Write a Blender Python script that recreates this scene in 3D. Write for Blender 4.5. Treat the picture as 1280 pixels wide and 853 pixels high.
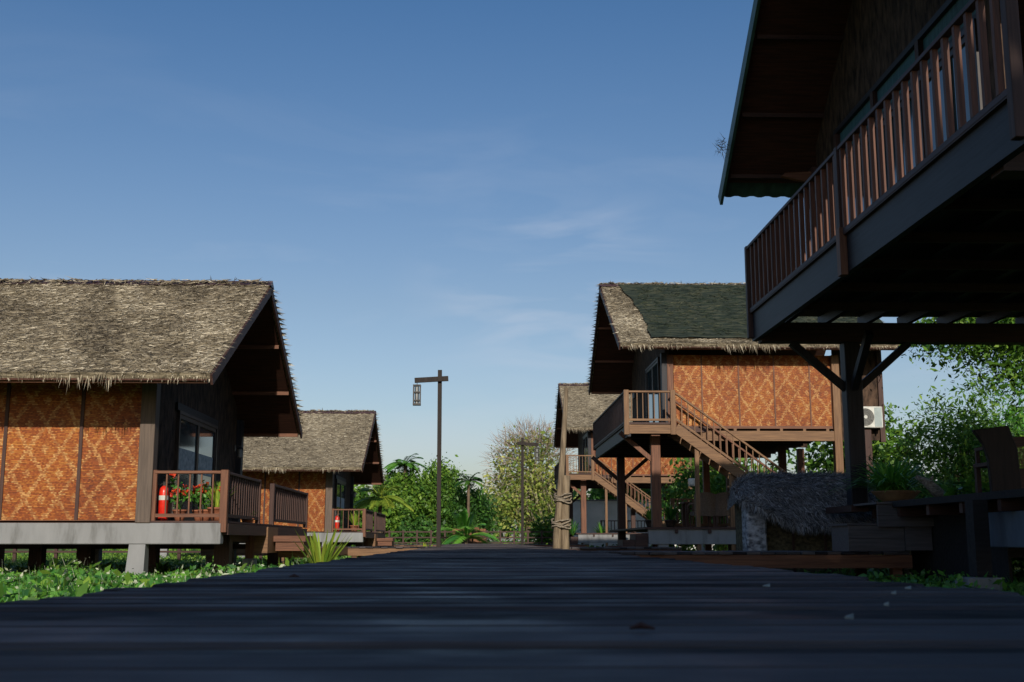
import bpy, math, random
import numpy as np
from mathutils import Vector, Matrix, noise
R = math.radians
random.seed(7); rng = np.random.default_rng(7)
sc = bpy.context.scene
for o in list(bpy.data.objects): bpy.data.objects.remove(o)
col = sc.collection

# ------------------------------------------------------------------ camera
CAMH = 0.16; FPX = 1450.0
cam_d = bpy.data.cameras.new('camera'); cam = bpy.data.objects.new('camera', cam_d); col.objects.link(cam)
cam_d.sensor_width = 36.0; cam_d.lens = 36.0*FPX/1280.0; cam_d.clip_start = 0.02; cam_d.clip_end = 3000
cam.location = (0, 0, CAMH)
cam.rotation_euler = (R(90)+math.atan(249.5/FPX), 0, -R(1.58))
cam_d.dof.use_dof = True; cam_d.dof.focus_distance = 24.0; cam_d.dof.aperture_fstop = 7.0
sc.camera = cam
# ------------------------------------------------------------------ sky and sun
SUN_EL = R(23); SUN_AZ = R(6)        # azimuth: to the right of straight behind the camera
w = bpy.data.worlds.new('World'); sc.world = w; w.use_nodes = True
nt = w.node_tree; nt.nodes.clear()
def N(nt, t, **k):
    n = nt.nodes.new(t)
    for a, b in k.items(): setattr(n, a, b)
    return n
sky = N(nt, 'ShaderNodeTexSky', sky_type='NISHITA', sun_disc=False, sun_elevation=SUN_EL, sun_rotation=math.pi-SUN_AZ,
        air_density=1.25, dust_density=1.3, ozone_density=2.6)
tcw = N(nt, 'ShaderNodeTexCoord'); mp = N(nt, 'ShaderNodeMapping'); mp.inputs['Scale'].default_value = (2.2, 2.2, 9.0)
mp.inputs['Rotation'].default_value = (0.0, 0.22, 0.0)
nz = N(nt, 'ShaderNodeTexNoise'); nz.inputs['Scale'].default_value = 1.7; nz.inputs['Detail'].default_value = 9; nz.inputs['Roughness'].default_value = .55
nz.inputs['Distortion'].default_value = .5
rp = N(nt, 'ShaderNodeValToRGB'); rp.color_ramp.elements[0].position = .50; rp.color_ramp.elements[1].position = .80
rp.color_ramp.elements[1].color = (.35, .35, .35, 1)
sep = N(nt, 'ShaderNodeSeparateXYZ'); low = N(nt, 'ShaderNodeMapRange'); low.inputs[1].default_value = .42; low.inputs[2].default_value = .12
mul = N(nt, 'ShaderNodeMath', operation='MULTIPLY')
mixc = N(nt, 'ShaderNodeMixRGB'); mixc.inputs[2].default_value = (7.4, 8.0, 9.2, 1)
bg = N(nt, 'ShaderNodeBackground'); bg.inputs[1].default_value = 0.086; outw = N(nt, 'ShaderNodeOutputWorld')
L = nt.links.new
tint = N(nt, 'ShaderNodeMixRGB', blend_type='MULTIPLY'); tint.inputs[0].default_value = 1; tr_ = N(nt, 'ShaderNodeValToRGB'); tr_.color_ramp.elements[0].position = .02; tr_.color_ramp.elements[0].color = (1.24, 1.25, 1.50, 1); tr_.color_ramp.elements[1].position = .46; tr_.color_ramp.elements[1].color = (.54, .82, 1.10, 1); q_ = tr_.color_ramp.elements.new(.2); q_.color = (1.02, 1.03, 1.16, 1)
L(tcw.outputs['Generated'], mp.inputs[0]); L(mp.outputs[0], nz.inputs['Vector']); L(nz.outputs[0], rp.inputs[0])
L(tcw.outputs['Generated'], sep.inputs[0]); L(sep.outputs[2], low.inputs[0]); L(rp.outputs[0], mul.inputs[0]); L(low.outputs[0], mul.inputs[1])
L(sep.outputs[2], tr_.inputs[0]); L(tr_.outputs[0], tint.inputs[2])
# a few bright wisps low in the sky right of the boardwalk's end
vd = N(nt, 'ShaderNodeVectorMath', operation='DISTANCE'); vd.inputs[1].default_value = (.062, .97, .205); L(tcw.outputs['Generated'], vd.inputs[0])
vm = N(nt, 'ShaderNodeMapRange', interpolation_type='SMOOTHSTEP'); vm.inputs[1].default_value = .15; vm.inputs[2].default_value = .01; L(vd.outputs['Value'], vm.inputs[0])
m2 = N(nt, 'ShaderNodeMapping'); m2.inputs['Rotation'].default_value = (0, -.28, 0); m2.inputs['Scale'].default_value = (5, 5, 26); L(tcw.outputs['Generated'], m2.inputs[0])
n2 = N(nt, 'ShaderNodeTexNoise'); n2.inputs['Scale'].default_value = 1.0; n2.inputs['Detail'].default_value = 7; n2.inputs['Distortion'].default_value = .8; L(m2.outputs[0], n2.inputs['Vector'])
r2 = N(nt, 'ShaderNodeMapRange'); r2.inputs[1].default_value = .44; r2.inputs[2].default_value = .80; r2.inputs[4].default_value = .60; L(n2.outputs[0], r2.inputs[0])
mw = N(nt, 'ShaderNodeMath', operation='MULTIPLY'); L(vm.outputs[0], mw.inputs[0]); L(r2.outputs[0], mw.inputs[1])
mxx = N(nt, 'ShaderNodeMath', operation='MAXIMUM'); L(mul.outputs[0], mxx.inputs[0]); L(mw.outputs[0], mxx.inputs[1])
L(sky.outputs[0], tint.inputs[1]); L(mxx.outputs[0], mixc.inputs[0]); L(tint.outputs[0], mixc.inputs[1]); L(mixc.outputs[0], bg.inputs[0]); L(bg.outputs[0], outw.inputs[0])
sd = bpy.data.lights.new('sun', 'SUN'); sd.energy = 4.6; sd.angle = R(.55); sd.color = (1.0, .90, .76)
sun = bpy.data.objects.new('sun', sd); col.objects.link(sun)
sun.rotation_euler = Vector((-math.sin(SUN_AZ)*math.cos(SUN_EL), math.cos(SUN_AZ)*math.cos(SUN_EL), -math.sin(SUN_EL))).to_track_quat('-Z', 'Y').to_euler()
sc.view_settings.view_transform = 'Standard'; sc.view_settings.look = 'None'; sc.view_settings.exposure = -0.1; sc.view_settings.gamma = 1
sc.render.engine = 'CYCLES'

# ------------------------------------------------------------------ materials
def mat(name, c1, c2=None, scale=4.0, stretch=(1, 1, 1), rough=.7, bump=.0, spec=.3, detail=6, c3=None, metal=0, contrast=(.35, .65), bdist=.02, trans=0, attr=False):
    m = bpy.data.materials.new(name); m.use_nodes = True; nt = m.node_tree; L = nt.links.new
    b = nt.nodes['Principled BSDF']; b.inputs['Roughness'].default_value = rough; b.inputs['Metallic'].default_value = metal
    b.inputs['Specular IOR Level'].default_value = spec
    c2 = c2 or tuple(x*.7 for x in c1)
    g = N(nt, 'ShaderNodeNewGeometry'); mp = N(nt, 'ShaderNodeMapping'); mp.inputs['Scale'].default_value = tuple(s*scale for s in stretch)
    nz = N(nt, 'ShaderNodeTexNoise'); nz.inputs['Scale'].default_value = 1; nz.inputs['Detail'].default_value = detail; nz.inputs['Roughness'].default_value = .6
    rp = N(nt, 'ShaderNodeValToRGB'); e = rp.color_ramp.elements
    e[0].position, e[1].position = contrast; e[0].color = (*c2, 1); e[1].color = (*c1, 1)
    if c3: q = e.new((contrast[0]+contrast[1])/2); q.color = (*c3, 1)
    L(g.outputs['Position'], mp.inputs[0]); L(mp.outputs[0], nz.inputs['Vector']); 
    if attr:
        at = N(nt, 'ShaderNodeAttribute', attribute_name='rnd'); mx = N(nt, 'ShaderNodeMath', operation='MULTIPLY_ADD')
        mx.inputs[1].default_value = .55; ad = N(nt, 'ShaderNodeMath', operation='MULTIPLY'); ad.inputs[1].default_value = .45
        L(nz.outputs[0], ad.inputs[0]); L(at.outputs['Fac'], mx.inputs[0]); L(ad.outputs[0], mx.inputs[2]); L(mx.outputs[0], rp.inputs[0])
    else: L(nz.outputs[0], rp.inputs[0])
    L(rp.outputs[0], b.inputs['Base Color'])
    if bump:
        bp = N(nt, 'ShaderNodeBump'); bp.inputs['Strength'].default_value = bump; bp.inputs['Distance'].default_value = bdist
        L(nz.outputs[0], bp.inputs['Height']); L(bp.outputs[0], b.inputs['Normal'])
    if trans:
        tr = N(nt, 'ShaderNodeBsdfTranslucent'); ms = N(nt, 'ShaderNodeMixShader'); ms.inputs[0].default_value = trans
        L(rp.outputs[0], tr.inputs[0]); L(b.outputs[0], ms.inputs[1]); L(tr.outputs[0], ms.inputs[2])
        L(ms.outputs[0], nt.nodes['Material Output'].inputs['Surface'])
    return m
def wood(name, c1, c2, axis, rough=.6, spec=.3, bump=.25):
    st = [34, 34, 34]; st[axis] = 1.6
    return mat(name, c1, c2, 1, st, rough, bump, spec, 5, contrast=(.3, .7), bdist=.006)
DK1, DK2 = (.075, .036, .028), (.030, .015, .013)
W = [wood('dark_wood_%s' % 'xyz'[i], DK1, DK2, i) for i in range(3)]
BR1, BR2 = (.20, .085, .045), (.075, .030, .018)
WB = [wood('brown_wood_%s' % 'xyz'[i], BR1, BR2, i) for i in range(3)]
LT1, LT2 = (.235, .13, .062), (.10, .05, .026)
WL = [wood('light_wood_%s' % 'xyz'[i], LT1, LT2, i) for i in range(3)]
WG = [wood('grey_brown_wood_%s' % 'xyz'[i], (.12, .11, .115), (.06, .055, .06), i) for i in range(3)]
TP1, TP2 = (.135, .10, .078), (.07, .052, .042)
WT = [wood('taupe_wood_%s' % 'xyz'[i], TP1, TP2, i) for i in range(3)]
WP = [wood('purple_brown_wood_%s' % 'xyz'[i], (.075, .042, .046), (.035, .022, .026), i) for i in range(2)]+[wood('worn_brown_wood', (.15, .058, .034), (.05, .022, .016), 2)]
BL1, BL2 = (.024, .024, .032), (.008, .008, .012)
WS = [wood('slate_painted_wood_%s' % 'xyz'[i], BL1, BL2, i, rough=.55) for i in range(3)]
M = dict(
    concrete=mat('concrete', (.25, .255, .26), (.10, .10, .095), 2.2, (1.6, 1.6, .35), .85, .3, detail=11, c3=(.215, .22, .225), contrast=(.27, .66)),
    thatch=mat('thatch', (.36, .31, .22), (.075, .062, .045), 3, (1.2, 4, 9), .95, .8, .1, 9, c3=(.22, .185, .13), bdist=.05),
    straw=mat('straw', (.58, .52, .40), (.062, .052, .040), 1.6, (1, 2.2, 3), .9, 0, .15, 5, c3=(.245, .205, .142), attr=True, contrast=(.22, .78)),
    straw_grey=mat('straw_grey', (.46, .46, .48), (.06, .06, .065), 2.2, (1, 2, 3), .9, 0, .15, 5, c3=(.20, .20, .21), attr=True, contrast=(.25, .75)),
    net=mat('shade_net', (.066, .070, .046), (.014, .021, .018), 2.2, (1, 2.5, 9), .9, .7, .1, 10, c3=(.030, .040, .031), bdist=.04),
    net_fibre=mat('net_fibre', (.20, .185, .10), (.018, .032, .024), .8, (1, 2, 3), .9, 0, .1, 5, c3=(.060, .070, .042), attr=True, contrast=(.3, .85)),
    bark=mat('bark_wall', (.10, .062, .042), (.018, .012, .010), 3, (3, 3, 1.1), .85, 1.0, .2, 10, bdist=.04),
    cap=mat('ridge_cap', (.085, .05, .055), (.05, .03, .036), 3, (1, 1, 1), .45, .1, .5),
    soffit=mat('soffit', (.085, .034, .022), (.040, .018, .013), 1, (2, 26, 26), .75, .3),
    green_metal=mat('green_metal', (.055, .12, .10), (.035, .07, .06), 3, (1, 1, 1), .5, .1, .4),
    glass=mat('dark_glass', (.03, .065, .075), (.02, .045, .055), .6, rough=.06, spec=.9, contrast=(.3, .7)),
    frame=mat('door_frame', (.045, .035, .035), (.02, .016, .016), 5, rough=.45, spec=.4),
    pane_reflection=mat('pale_reflection', (.55, .58, .58), (.25, .30, .31), 9, rough=.8),
    curtain=mat('teal_curtain', (.05, .14, .16), (.025, .07, .085), 8, (1, 6, .3), .7),
    black=mat('black_metal', (.03, .028, .028), (.016, .015, .015), 8, rough=.5, spec=.4),
    white=mat('white_metal', (.68, .69, .65), (.40, .40, .36), 3, rough=.5),
    grey=mat('grey_metal', (.16, .16, .15), (.09, .09, .085), 10, rough=.5),
    red=mat('red_paint', (.72, .03, .015), (.55, .02, .012), 5, rough=.3, spec=.5),
    terracotta=mat('terracotta', (.33, .12, .06), (.19, .07, .04), 5, rough=.8, bump=.2),
    potdark=mat('glazed_pot', (.07, .05, .04), (.03, .024, .02), 6, rough=.4),
    leaf=mat('leaf', (.22, .36, .045), (.022, .08, .014), .5, rough=.5, spec=.35, c3=(.10, .22, .028), attr=True, trans=.3, contrast=(.25, .75)),
    leaf_dark=mat('dark_leaf', (.10, .23, .035), (.013, .055, .011), .6, rough=.5, spec=.35, c3=(.04, .115, .018), attr=True, trans=.22, contrast=(.25, .75)),
    leaf_yellow=mat('olive_leaf', (.58, .58, .20), (.09, .19, .035), .35, rough=.6, spec=.25, c3=(.27, .33, .06), attr=True, trans=.3, contrast=(.25, .75)),
    leaf_bright=mat('bright_leaf', (.46, .52, .07), (.13, .26, .03), 1.5, rough=.45, spec=.4, c3=(.28, .38, .045), attr=True, trans=.3, contrast=(.2, .8)),
    leaf_lush=mat('lush_leaf', (.17, .38, .045), (.025, .11, .022), 1.2, rough=.45, spec=.5, c3=(.075, .24, .032), attr=True, trans=.25, contrast=(.2, .8)),
    petal=mat('petal', (.80, .10, .035), (.50, .03, .02), 9, rough=.5, attr=True, trans=.2),
    pale=mat('pale_flower', (.60, .62, .46), (.38, .45, .28), 9, rough=.5, trans=.2),
    bark_tree=mat('tree_bark', (.17, .125, .085), (.07, .05, .035), 5, (2, 2, .5), .9, .8, .2, bdist=.04),
    twig=mat('bare_twig', (.42, .34, .28), (.13, .10, .08), 5, rough=.9),
    ground=mat('ground_soil', (.17, .20, .062), (.045, .075, .022), .35, (1, 1, 1), .95, .7, .1, 12, c3=(.095, .13, .038), bdist=.08),
    rattan=mat('rattan', (.24, .18, .135), (.07, .05, .04), 60, (1, 1, 2), .75, .6, .2, 2),
    rope=mat('rope', (.34, .29, .22), (.10, .08, .06), 30, rough=.9, bump=.5),
    log=mat('weathered_log', (.27, .21, .14), (.10, .075, .05), 1, (22, 22, 2), .8, .5, .2, 6),
    stone=mat('grey_stone', (.50, .52, .57), (.08, .085, .10), 10, (1, 1, 1.6), .85, .9, .25, 9, bdist=.04),
    whitewall=mat('whitewashed_wall', (.80, .80, .79), (.62, .63, .62), 1.2, rough=.9, bump=.2),
    brownwall=mat('orange_board', (.24, .11, .055), (.12, .055, .03), 2, (12, 12, 1), .8, .2),
    lantern=mat('lantern_shade', (.72, .69, .62), (.58, .55, .48), 8, rough=.8),
    driftwood=mat('driftwood_grey', (.33, .31, .29), (.12, .11, .10), 14, (1, 3, 3), .85, .9, .2, bdist=.02),
    blue_concrete=mat('blue_grey_concrete', (.12, .155, .20), (.07, .09, .125), 2.5, (1, 1, .4), .8, .2),
    near_black=mat('near_black_wood', (.026, .018, .015), (.012, .009, .008), 1, (20, 20, 2), .7, .3),
    bowl_clay=mat('bowl_clay', (.34, .22, .12), (.20, .12, .07), 6, rough=.7),
    curled_petal=mat('curled_petal', (.34, .37, .34), (.16, .18, .16), 60, rough=.7),
    charcoal=mat('charcoal_board', (.022, .02, .022), (.012, .011, .012), 1, (2, 22, 22), .8, .3),
    leaf_fresh=mat('fresh_leaf', (.26, .55, .08), (.05, .20, .035), 1.2, rough=.4, spec=.5, c3=(.13, .38, .05), attr=True, trans=.35, contrast=(.2, .8)),
    steel=mat('galvanised', (.20, .21, .21), (.12, .125, .125), 5, rough=.4, metal=.5),
)
def woven_mat():
    m = bpy.data.materials.new('woven_bamboo'); m.use_nodes = True; nt = m.node_tree; L = nt.links.new
    b = nt.nodes['Principled BSDF']; b.inputs['Roughness'].default_value = .55; b.inputs['Specular IOR Level'].default_value = .3
    def ma(op, *a):
        n = N(nt, 'ShaderNodeMath', operation=op)
        for i, x in enumerate(a):
            if isinstance(x, (int, float)): n.inputs[i].default_value = x
            else: L(x, n.inputs[i])
        return n.outputs[0]
    g = N(nt, 'ShaderNodeNewGeometry'); s = N(nt, 'ShaderNodeSeparateXYZ'); L(g.outputs['Position'], s.inputs[0])
    nw = N(nt, 'ShaderNodeTexNoise'); nw.inputs['Scale'].default_value = 2.3; L(g.outputs['Position'], nw.inputs['Vector'])
    wob = ma('MULTIPLY', ma('SUBTRACT', nw.outputs[0], .5), .07)
    x = ma('ADD', ma('ADD', s.outputs[0], s.outputs[1]), wob); z = ma('ADD', s.outputs[2], wob)
    RH = .026
    row = ma('FLOOR', ma('DIVIDE', z, RH)); zq = ma('MULTIPLY', row, RH)
    SW = .034
    xs = ma('ADD', x, ma('MULTIPLY', ma('MODULO', row, 3), SW/3)); xq = ma('MULTIPLY', ma('FLOOR', ma('DIVIDE', xs, SW)), SW)
    def tri(v, p): return ma('MULTIPLY', ma('ABSOLUTE', ma('SUBTRACT', ma('FRACT', ma('DIVIDE', v, p)), .5)), 2.)
    d = ma('ADD', tri(xq, .56), tri(zq, .86))
    wn0 = N(nt, 'ShaderNodeTexWhiteNoise', noise_dimensions='2D'); cq = N(nt, 'ShaderNodeCombineXYZ'); L(row, cq.inputs[0]); L(xq, cq.inputs[1]); L(cq.outputs[0], wn0.inputs['Vector'])
    line = ma('LESS_THAN', ma('ABSOLUTE', ma('SUBTRACT', d, 1.)), ma('ADD', .09, ma('MULTIPLY', wn0.outputs['Value'], .11)))
    cen = ma('MAXIMUM', ma('LESS_THAN', d, .24), ma('GREATER_THAN', d, 1.76))
    msk = ma('MAXIMUM', line, cen)
    cv = N(nt, 'ShaderNodeCombineXYZ'); L(xq, cv.inputs[0]); L(row, cv.inputs[1])
    wn = N(nt, 'ShaderNodeTexWhiteNoise', noise_dimensions='2D'); L(cv.outputs[0], wn.inputs['Vector'])
    cl = N(nt, 'ShaderNodeCombineXYZ'); L(ma('FLOOR', ma('DIVIDE', x, .28)), cl.inputs[0]); L(row, cl.inputs[1])
    w2 = N(nt, 'ShaderNodeTexWhiteNoise', noise_dimensions='2D'); L(cl.outputs[0], w2.inputs['Vector'])
    mpb = N(nt, 'ShaderNodeTexNoise'); mpb.inputs['Scale'].default_value = 1.0; mpb.inputs['Detail'].default_value = 6; L(g.outputs['Position'], mpb.inputs['Vector'])
    fac = ma('ADD', ma('MULTIPLY', wn.outputs['Value'], .26), ma('ADD', ma('MULTIPLY', w2.outputs['Value'], .20), ma('MULTIPLY', mpb.outputs[0], .62)))
    r1 = N(nt, 'ShaderNodeValToRGB'); e = r1.color_ramp.elements; e[0].position = .25; e[1].position = .85
    e[0].color = (.11, .022, .006, 1); e[1].color = (.52, .20, .035, 1); q = e.new(.55); q.color = (.28, .068, .010, 1); L(fac, r1.inputs[0])
    r2 = N(nt, 'ShaderNodeValToRGB'); e = r2.color_ramp.elements; e[0].position = .25; e[1].position = .85
    e[0].color = (.34, .13, .03, 1); e[1].color = (.70, .44, .17, 1); L(fac, r2.inputs[0])
    mx = N(nt, 'ShaderNodeMixRGB'); L(ma('MULTIPLY', msk, ma('ADD', .20, ma('MULTIPLY', wn.outputs['Value'], .48))), mx.inputs[0]); L(r1.outputs[0], mx.inputs[1]); L(r2.outputs[0], mx.inputs[2])
    gap = ma('LESS_THAN', ma('FRACT', ma('DIVIDE', z, RH)), ma('MULTIPLY', w2.outputs['Value'], .32))
    mg = N(nt, 'ShaderNodeMixRGB'); L(ma('MULTIPLY', gap, .75), mg.inputs[0]); L(mx.outputs[0], mg.inputs[1]); mg.inputs[2].default_value = (.045, .014, .006, 1)
    L(mg.outputs[0], b.inputs['Base Color'])
    bp = N(nt, 'ShaderNodeBump'); bp.inputs['Strength'].default_value = .8; bp.inputs['Distance'].default_value = .012
    h = ma('ADD', ma('SUBTRACT', 1., gap), ma('MULTIPLY', wn.outputs['Value'], .8)); L(h, bp.inputs['Height']); L(bp.outputs[0], b.inputs['Normal'])
    return m
M['woven'] = woven_mat()
def deck_mat():
    m = bpy.data.materials.new('deck_boards'); m.use_nodes = True; nt = m.node_tree; L = nt.links.new
    b = nt.nodes['Principled BSDF']
    g = N(nt, 'ShaderNodeNewGeometry'); mp = N(nt, 'ShaderNodeMapping'); mp.inputs['Scale'].default_value = (3.0, 62, 62)
    nz = N(nt, 'ShaderNodeTexNoise'); nz.inputs['Scale'].default_value = 1; nz.inputs['Detail'].default_value = 8
    L(g.outputs['Position'], mp.inputs[0]); L(mp.outputs[0], nz.inputs['Vector'])
    n2 = N(nt, 'ShaderNodeTexNoise'); n2.inputs['Scale'].default_value = 2.4; n2.inputs['Detail'].default_value = 7; L(g.outputs['Position'], n2.inputs['Vector'])
    at = N(nt, 'ShaderNodeAttribute', attribute_name='rnd')
    a1 = N(nt, 'ShaderNodeMath', operation='MULTIPLY_ADD'); a1.inputs[1].default_value = .5; L(at.outputs['Fac'], a1.inputs[0])
    a2 = N(nt, 'ShaderNodeMath', operation='MULTIPLY'); a2.inputs[1].default_value = .55; L(nz.outputs[0], a2.inputs[0]); L(a2.outputs[0], a1.inputs[2])
    rp = N(nt, 'ShaderNodeValToRGB'); e = rp.color_ramp.elements; e[0].position = .25; e[1].position = .8
    e[0].color = (.006, .006, .008, 1); e[1].color = (.115, .10, .10, 1); L(a1.outputs[0], rp.inputs[0]); L(rp.outputs[0], b.inputs['Base Color'])
    rr = N(nt, 'ShaderNodeMapRange'); rr.inputs[1].default_value = .35; rr.inputs[2].default_value = .65; rr.inputs[3].default_value = .44; rr.inputs[4].default_value = .85
    L(n2.outputs[0], rr.inputs[0]); L(rr.outputs[0], b.inputs['Roughness']); b.inputs['Specular IOR Level'].default_value = .14
    bp = N(nt, 'ShaderNodeBump'); bp.inputs['Strength'].default_value = .9; bp.inputs['Distance'].default_value = .012
    L(nz.outputs[0], bp.inputs['Height']); L(bp.outputs[0], b.inputs['Normal'])
    return m
M['deck'] = deck_mat()

# ------------------------------------------------------------------ builders
WL_ = {}    # world location of each object
def link(o, wl, parent=None):
    col.objects.link(o); wl = Vector(wl); WL_[o.name] = wl
    if parent is not None: o.parent = parent; o.location = wl - WL_[parent.name]
    else: o.location = wl
    return o
def thing(name, label, cat, loc=(0, 0, 0), group=None, kind=None):
    o = bpy.data.objects.new(name, None); o.empty_display_size = .2; link(o, loc)
    return tag(o, label, cat, group, kind)
def tag(o, label=None, cat=None, group=None, kind=None):
    if label: o['label'] = label
    if cat: o['category'] = cat
    if group: o['group'] = group
    if kind: o['kind'] = kind
    return o
class MB:
    def __init__(s): s.v = []; s.f = []; s.r = []
    def add(s, vs, fs, r=None):
        b = len(s.v); s.v += [tuple(v) for v in vs]; s.f += [tuple(b+i for i in f) for f in fs]; s.r += [random.random() if r is None else r]*len(fs); return s
    def box(s, x0, x1, y0, y1, z0, z1):
        if x0 > x1: x0, x1 = x1, x0
        if y0 > y1: y0, y1 = y1, y0
        if z0 > z1: z0, z1 = z1, z0
        v = [(x0, y0, z0), (x1, y0, z0), (x1, y1, z0), (x0, y1, z0), (x0, y0, z1), (x1, y0, z1), (x1, y1, z1), (x0, y1, z1)]
        return s.add(v, [(0, 3, 2, 1), (4, 5, 6, 7), (0, 1, 5, 4), (1, 2, 6, 5), (2, 3, 7, 6), (3, 0, 4, 7)])
    def beam(s, p, q, wd, ht, up=(0, 0, 1), taper=1):
        p, q = Vector(p), Vector(q); d = (q-p).normalized(); u = Vector(up)
        if abs(d.dot(u)) > .98: u = Vector((0, 1, 0))
        a = d.cross(u).normalized(); c = a.cross(d).normalized(); v = []
        for P, k in ((p, 1), (q, taper)):
            for i, j in ((-1, -1), (1, -1), (1, 1), (-1, 1)): v.append(P+a*(i*wd*k/2)+c*(j*ht*k/2))
        return s.add(v, [(0, 1, 2, 3), (7, 6, 5, 4), (0, 4, 5, 1), (1, 5, 6, 2), (2, 6, 7, 3), (3, 7, 4, 0)])
    def tube(s, pts, rad, n=8, cap=True):
        pts = [Vector(p) for p in pts]; rad = rad if isinstance(rad, (list, tuple)) else [rad]*len(pts); vs = []; fs = []
        for i, p in enumerate(pts):
            d = (pts[min(i+1, len(pts)-1)]-pts[max(i-1, 0)]).normalized()
            u = Vector((0, 0, 1)) if abs(d.z) < .9 else Vector((0, 1, 0)); a = d.cross(u).normalized(); c = a.cross(d)
            for k in range(n):
                t = 2*math.pi*k/n; vs.append(p+(a*math.cos(t)+c*math.sin(t))*rad[i])
        for i in range(len(pts)-1):
            for k in range(n): fs.append((i*n+k, i*n+(k+1) % n, (i+1)*n+(k+1) % n, (i+1)*n+k))
        if cap: fs.append(tuple(range(n-1, -1, -1))); fs.append(tuple(range((len(pts)-1)*n, len(pts)*n)))
        return s.add(vs, fs)
    def lathe(s, prof, c, n=20):
        vs = []; fs = []
        for r, z in prof:
            for k in range(n): t = 2*math.pi*k/n; vs.append((c[0]+r*math.cos(t), c[1]+r*math.sin(t), c[2]+z))
        for i in range(len(prof)-1):
            for k in range(n): fs.append((i*n+k, i*n+(k+1) % n, (i+1)*n+(k+1) % n, (i+1)*n+k))
        fs.append(tuple(range(n-1, -1, -1))); fs.append(tuple(range((len(prof)-1)*n, len(prof)*n)))
        return s.add(vs, fs)
    def prism(s, poly, axis, a, b):
        """poly in the two other axes, extruded along axis from a to b"""
        def mk(p, t):
            q = list(p); q.insert(axis, t); return q
        n = len(poly); vs = [mk(p, a) for p in poly]+[mk(p, b) for p in poly]
        return s.add(vs, [tuple(range(n)), tuple(range(2*n-1, n-1, -1))]+[(i, (i+n), (i+1) % n+n, (i+1) % n) for i in range(n)])
    def build(s, name, m, parent=None, smooth=False, bevel=0, base=False):
        v = np.array(s.v); lo, hi = v.min(0), v.max(0); c = (lo+hi)/2
        if base: c[2] = lo[2]
        me = bpy.data.meshes.new(name); me.from_pydata([tuple(q) for q in (v-c)], [], s.f); me.materials.append(m)
        a = me.attributes.new('rnd', 'FLOAT', 'FACE'); a.data.foreach_set('value', s.r)
        if smooth: me.polygons.foreach_set('use_smooth', [True]*len(s.f))
        if bevel:
            import bmesh
            bm = bmesh.new(); bm.from_mesh(me); bmesh.ops.recalc_face_normals(bm, faces=bm.faces)
            bmesh.ops.bevel(bm, geom=list(bm.edges), offset=bevel, segments=1, affect='EDGES', profile=.5); bm.to_mesh(me); bm.free()
        o = bpy.data.objects.new(name, me); return link(o, c, parent)
def box(name, m, parent, *a, bevel=.0):
    return MB().box(*a).build(name, m, parent, bevel=bevel)
def np_mesh(name, V, k, m, parent=None, rnd=None, base=False):
    """V: (n, k, 3) n loose faces with k corners"""
    n = len(V); P = V.reshape(-1, 3); c = (P.min(0)+P.max(0))/2
    if base: c[2] = P[:, 2].min()
    me = bpy.data.meshes.new(name); me.vertices.add(n*k); me.vertices.foreach_set('co', (P-c).astype(np.float32).ravel())
    me.loops.add(n*k); me.loops.foreach_set('vertex_index', np.arange(n*k, dtype=np.int32))
    me.polygons.add(n); me.polygons.foreach_set('loop_start', np.arange(0, n*k, k, dtype=np.int32)); me.polygons.foreach_set('loop_total', np.full(n, k, dtype=np.int32))
    me.update(calc_edges=True); me.materials.append(m)
    a = me.attributes.new('rnd', 'FLOAT', 'FACE'); a.data.foreach_set('value', (rng.random(n) if rnd is None else rnd).astype(np.float32))
    o = bpy.data.objects.new(name, me); return link(o, c, parent)
def unit(v): return v/np.maximum(np.linalg.norm(v, axis=1, keepdims=True), 1e-9)
def blades(p, d, ln, wd):
    """flat tapering triangles starting at p along d"""
    s = unit(np.cross(d, rng.normal(size=d.shape)))*wd[:, None]/2
    return np.stack([p-s, p+s, p+d*ln[:, None]], 1)
def leafquads(c, size, up=.35, asp=.5):
    n = len(c); nrm = unit(rng.normal(size=(n, 3))+np.array([0, -.1, up])); a = unit(np.cross(nrm, rng.normal(size=(n, 3)))); b = np.cross(nrm, a)
    sz = size*(.4+1.5*rng.random(n)**1.8)[:, None]
    return np.stack([c-a*sz, c-b*sz*asp+a*sz*.1, c+a*sz, c+b*sz*asp+a*sz*.1], 1)
def arcs(base, dirs, ln, wd, droop, seg=5, twist=0):
    """arching strap leaves as strips of quads: (n*seg,4,3)"""
    n = len(base); side = unit(np.cross(dirs, np.array([0, 0, 1.])+0*dirs)+1e-6)*wd[:, None]/2
    out = []; P = []; 
    for i in range(seg+1):
        t = i/seg; q = base+dirs*(ln*t)[:, None]; q = q.copy(); q[:, 2] -= droop*ln*t*t; P.append(q)
    for i in range(seg):
        w0, w1 = [math.sin(min(1, (.25+.75*t))*math.pi)**.6 if t < 1 else .02 for t in (i/seg, (i+1)/seg)]
        if i == seg-1: w1 = .04
        out.append(np.stack([P[i]-side*w0, P[i]+side*w0, P[i+1]+side*w1, P[i+1]-side*w1], 1))
    return np.concatenate(out)

# ------------------------------------------------------------------ the setting
g = MB(); 
GZ = -.5
n = 60
xs = np.linspace(-1, 1, n); xs = np.sign(xs)*np.abs(xs)**3*900; ys = -80+np.linspace(0, 1, n)**3*1800
vs = [(x, y, GZ+.05*noise.noise(Vector((x*.3, y*.3, 0)))-(.04 if abs(x) < 30 else 0)) for y in ys for x in xs]
g.add(vs, [(j*n+i, j*n+i+1, (j+1)*n+i+1, (j+1)*n+i) for j in range(n-1) for i in range(n-1)])
gd = g.build('ground', M['ground']); tag(gd, kind='structure')

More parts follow.
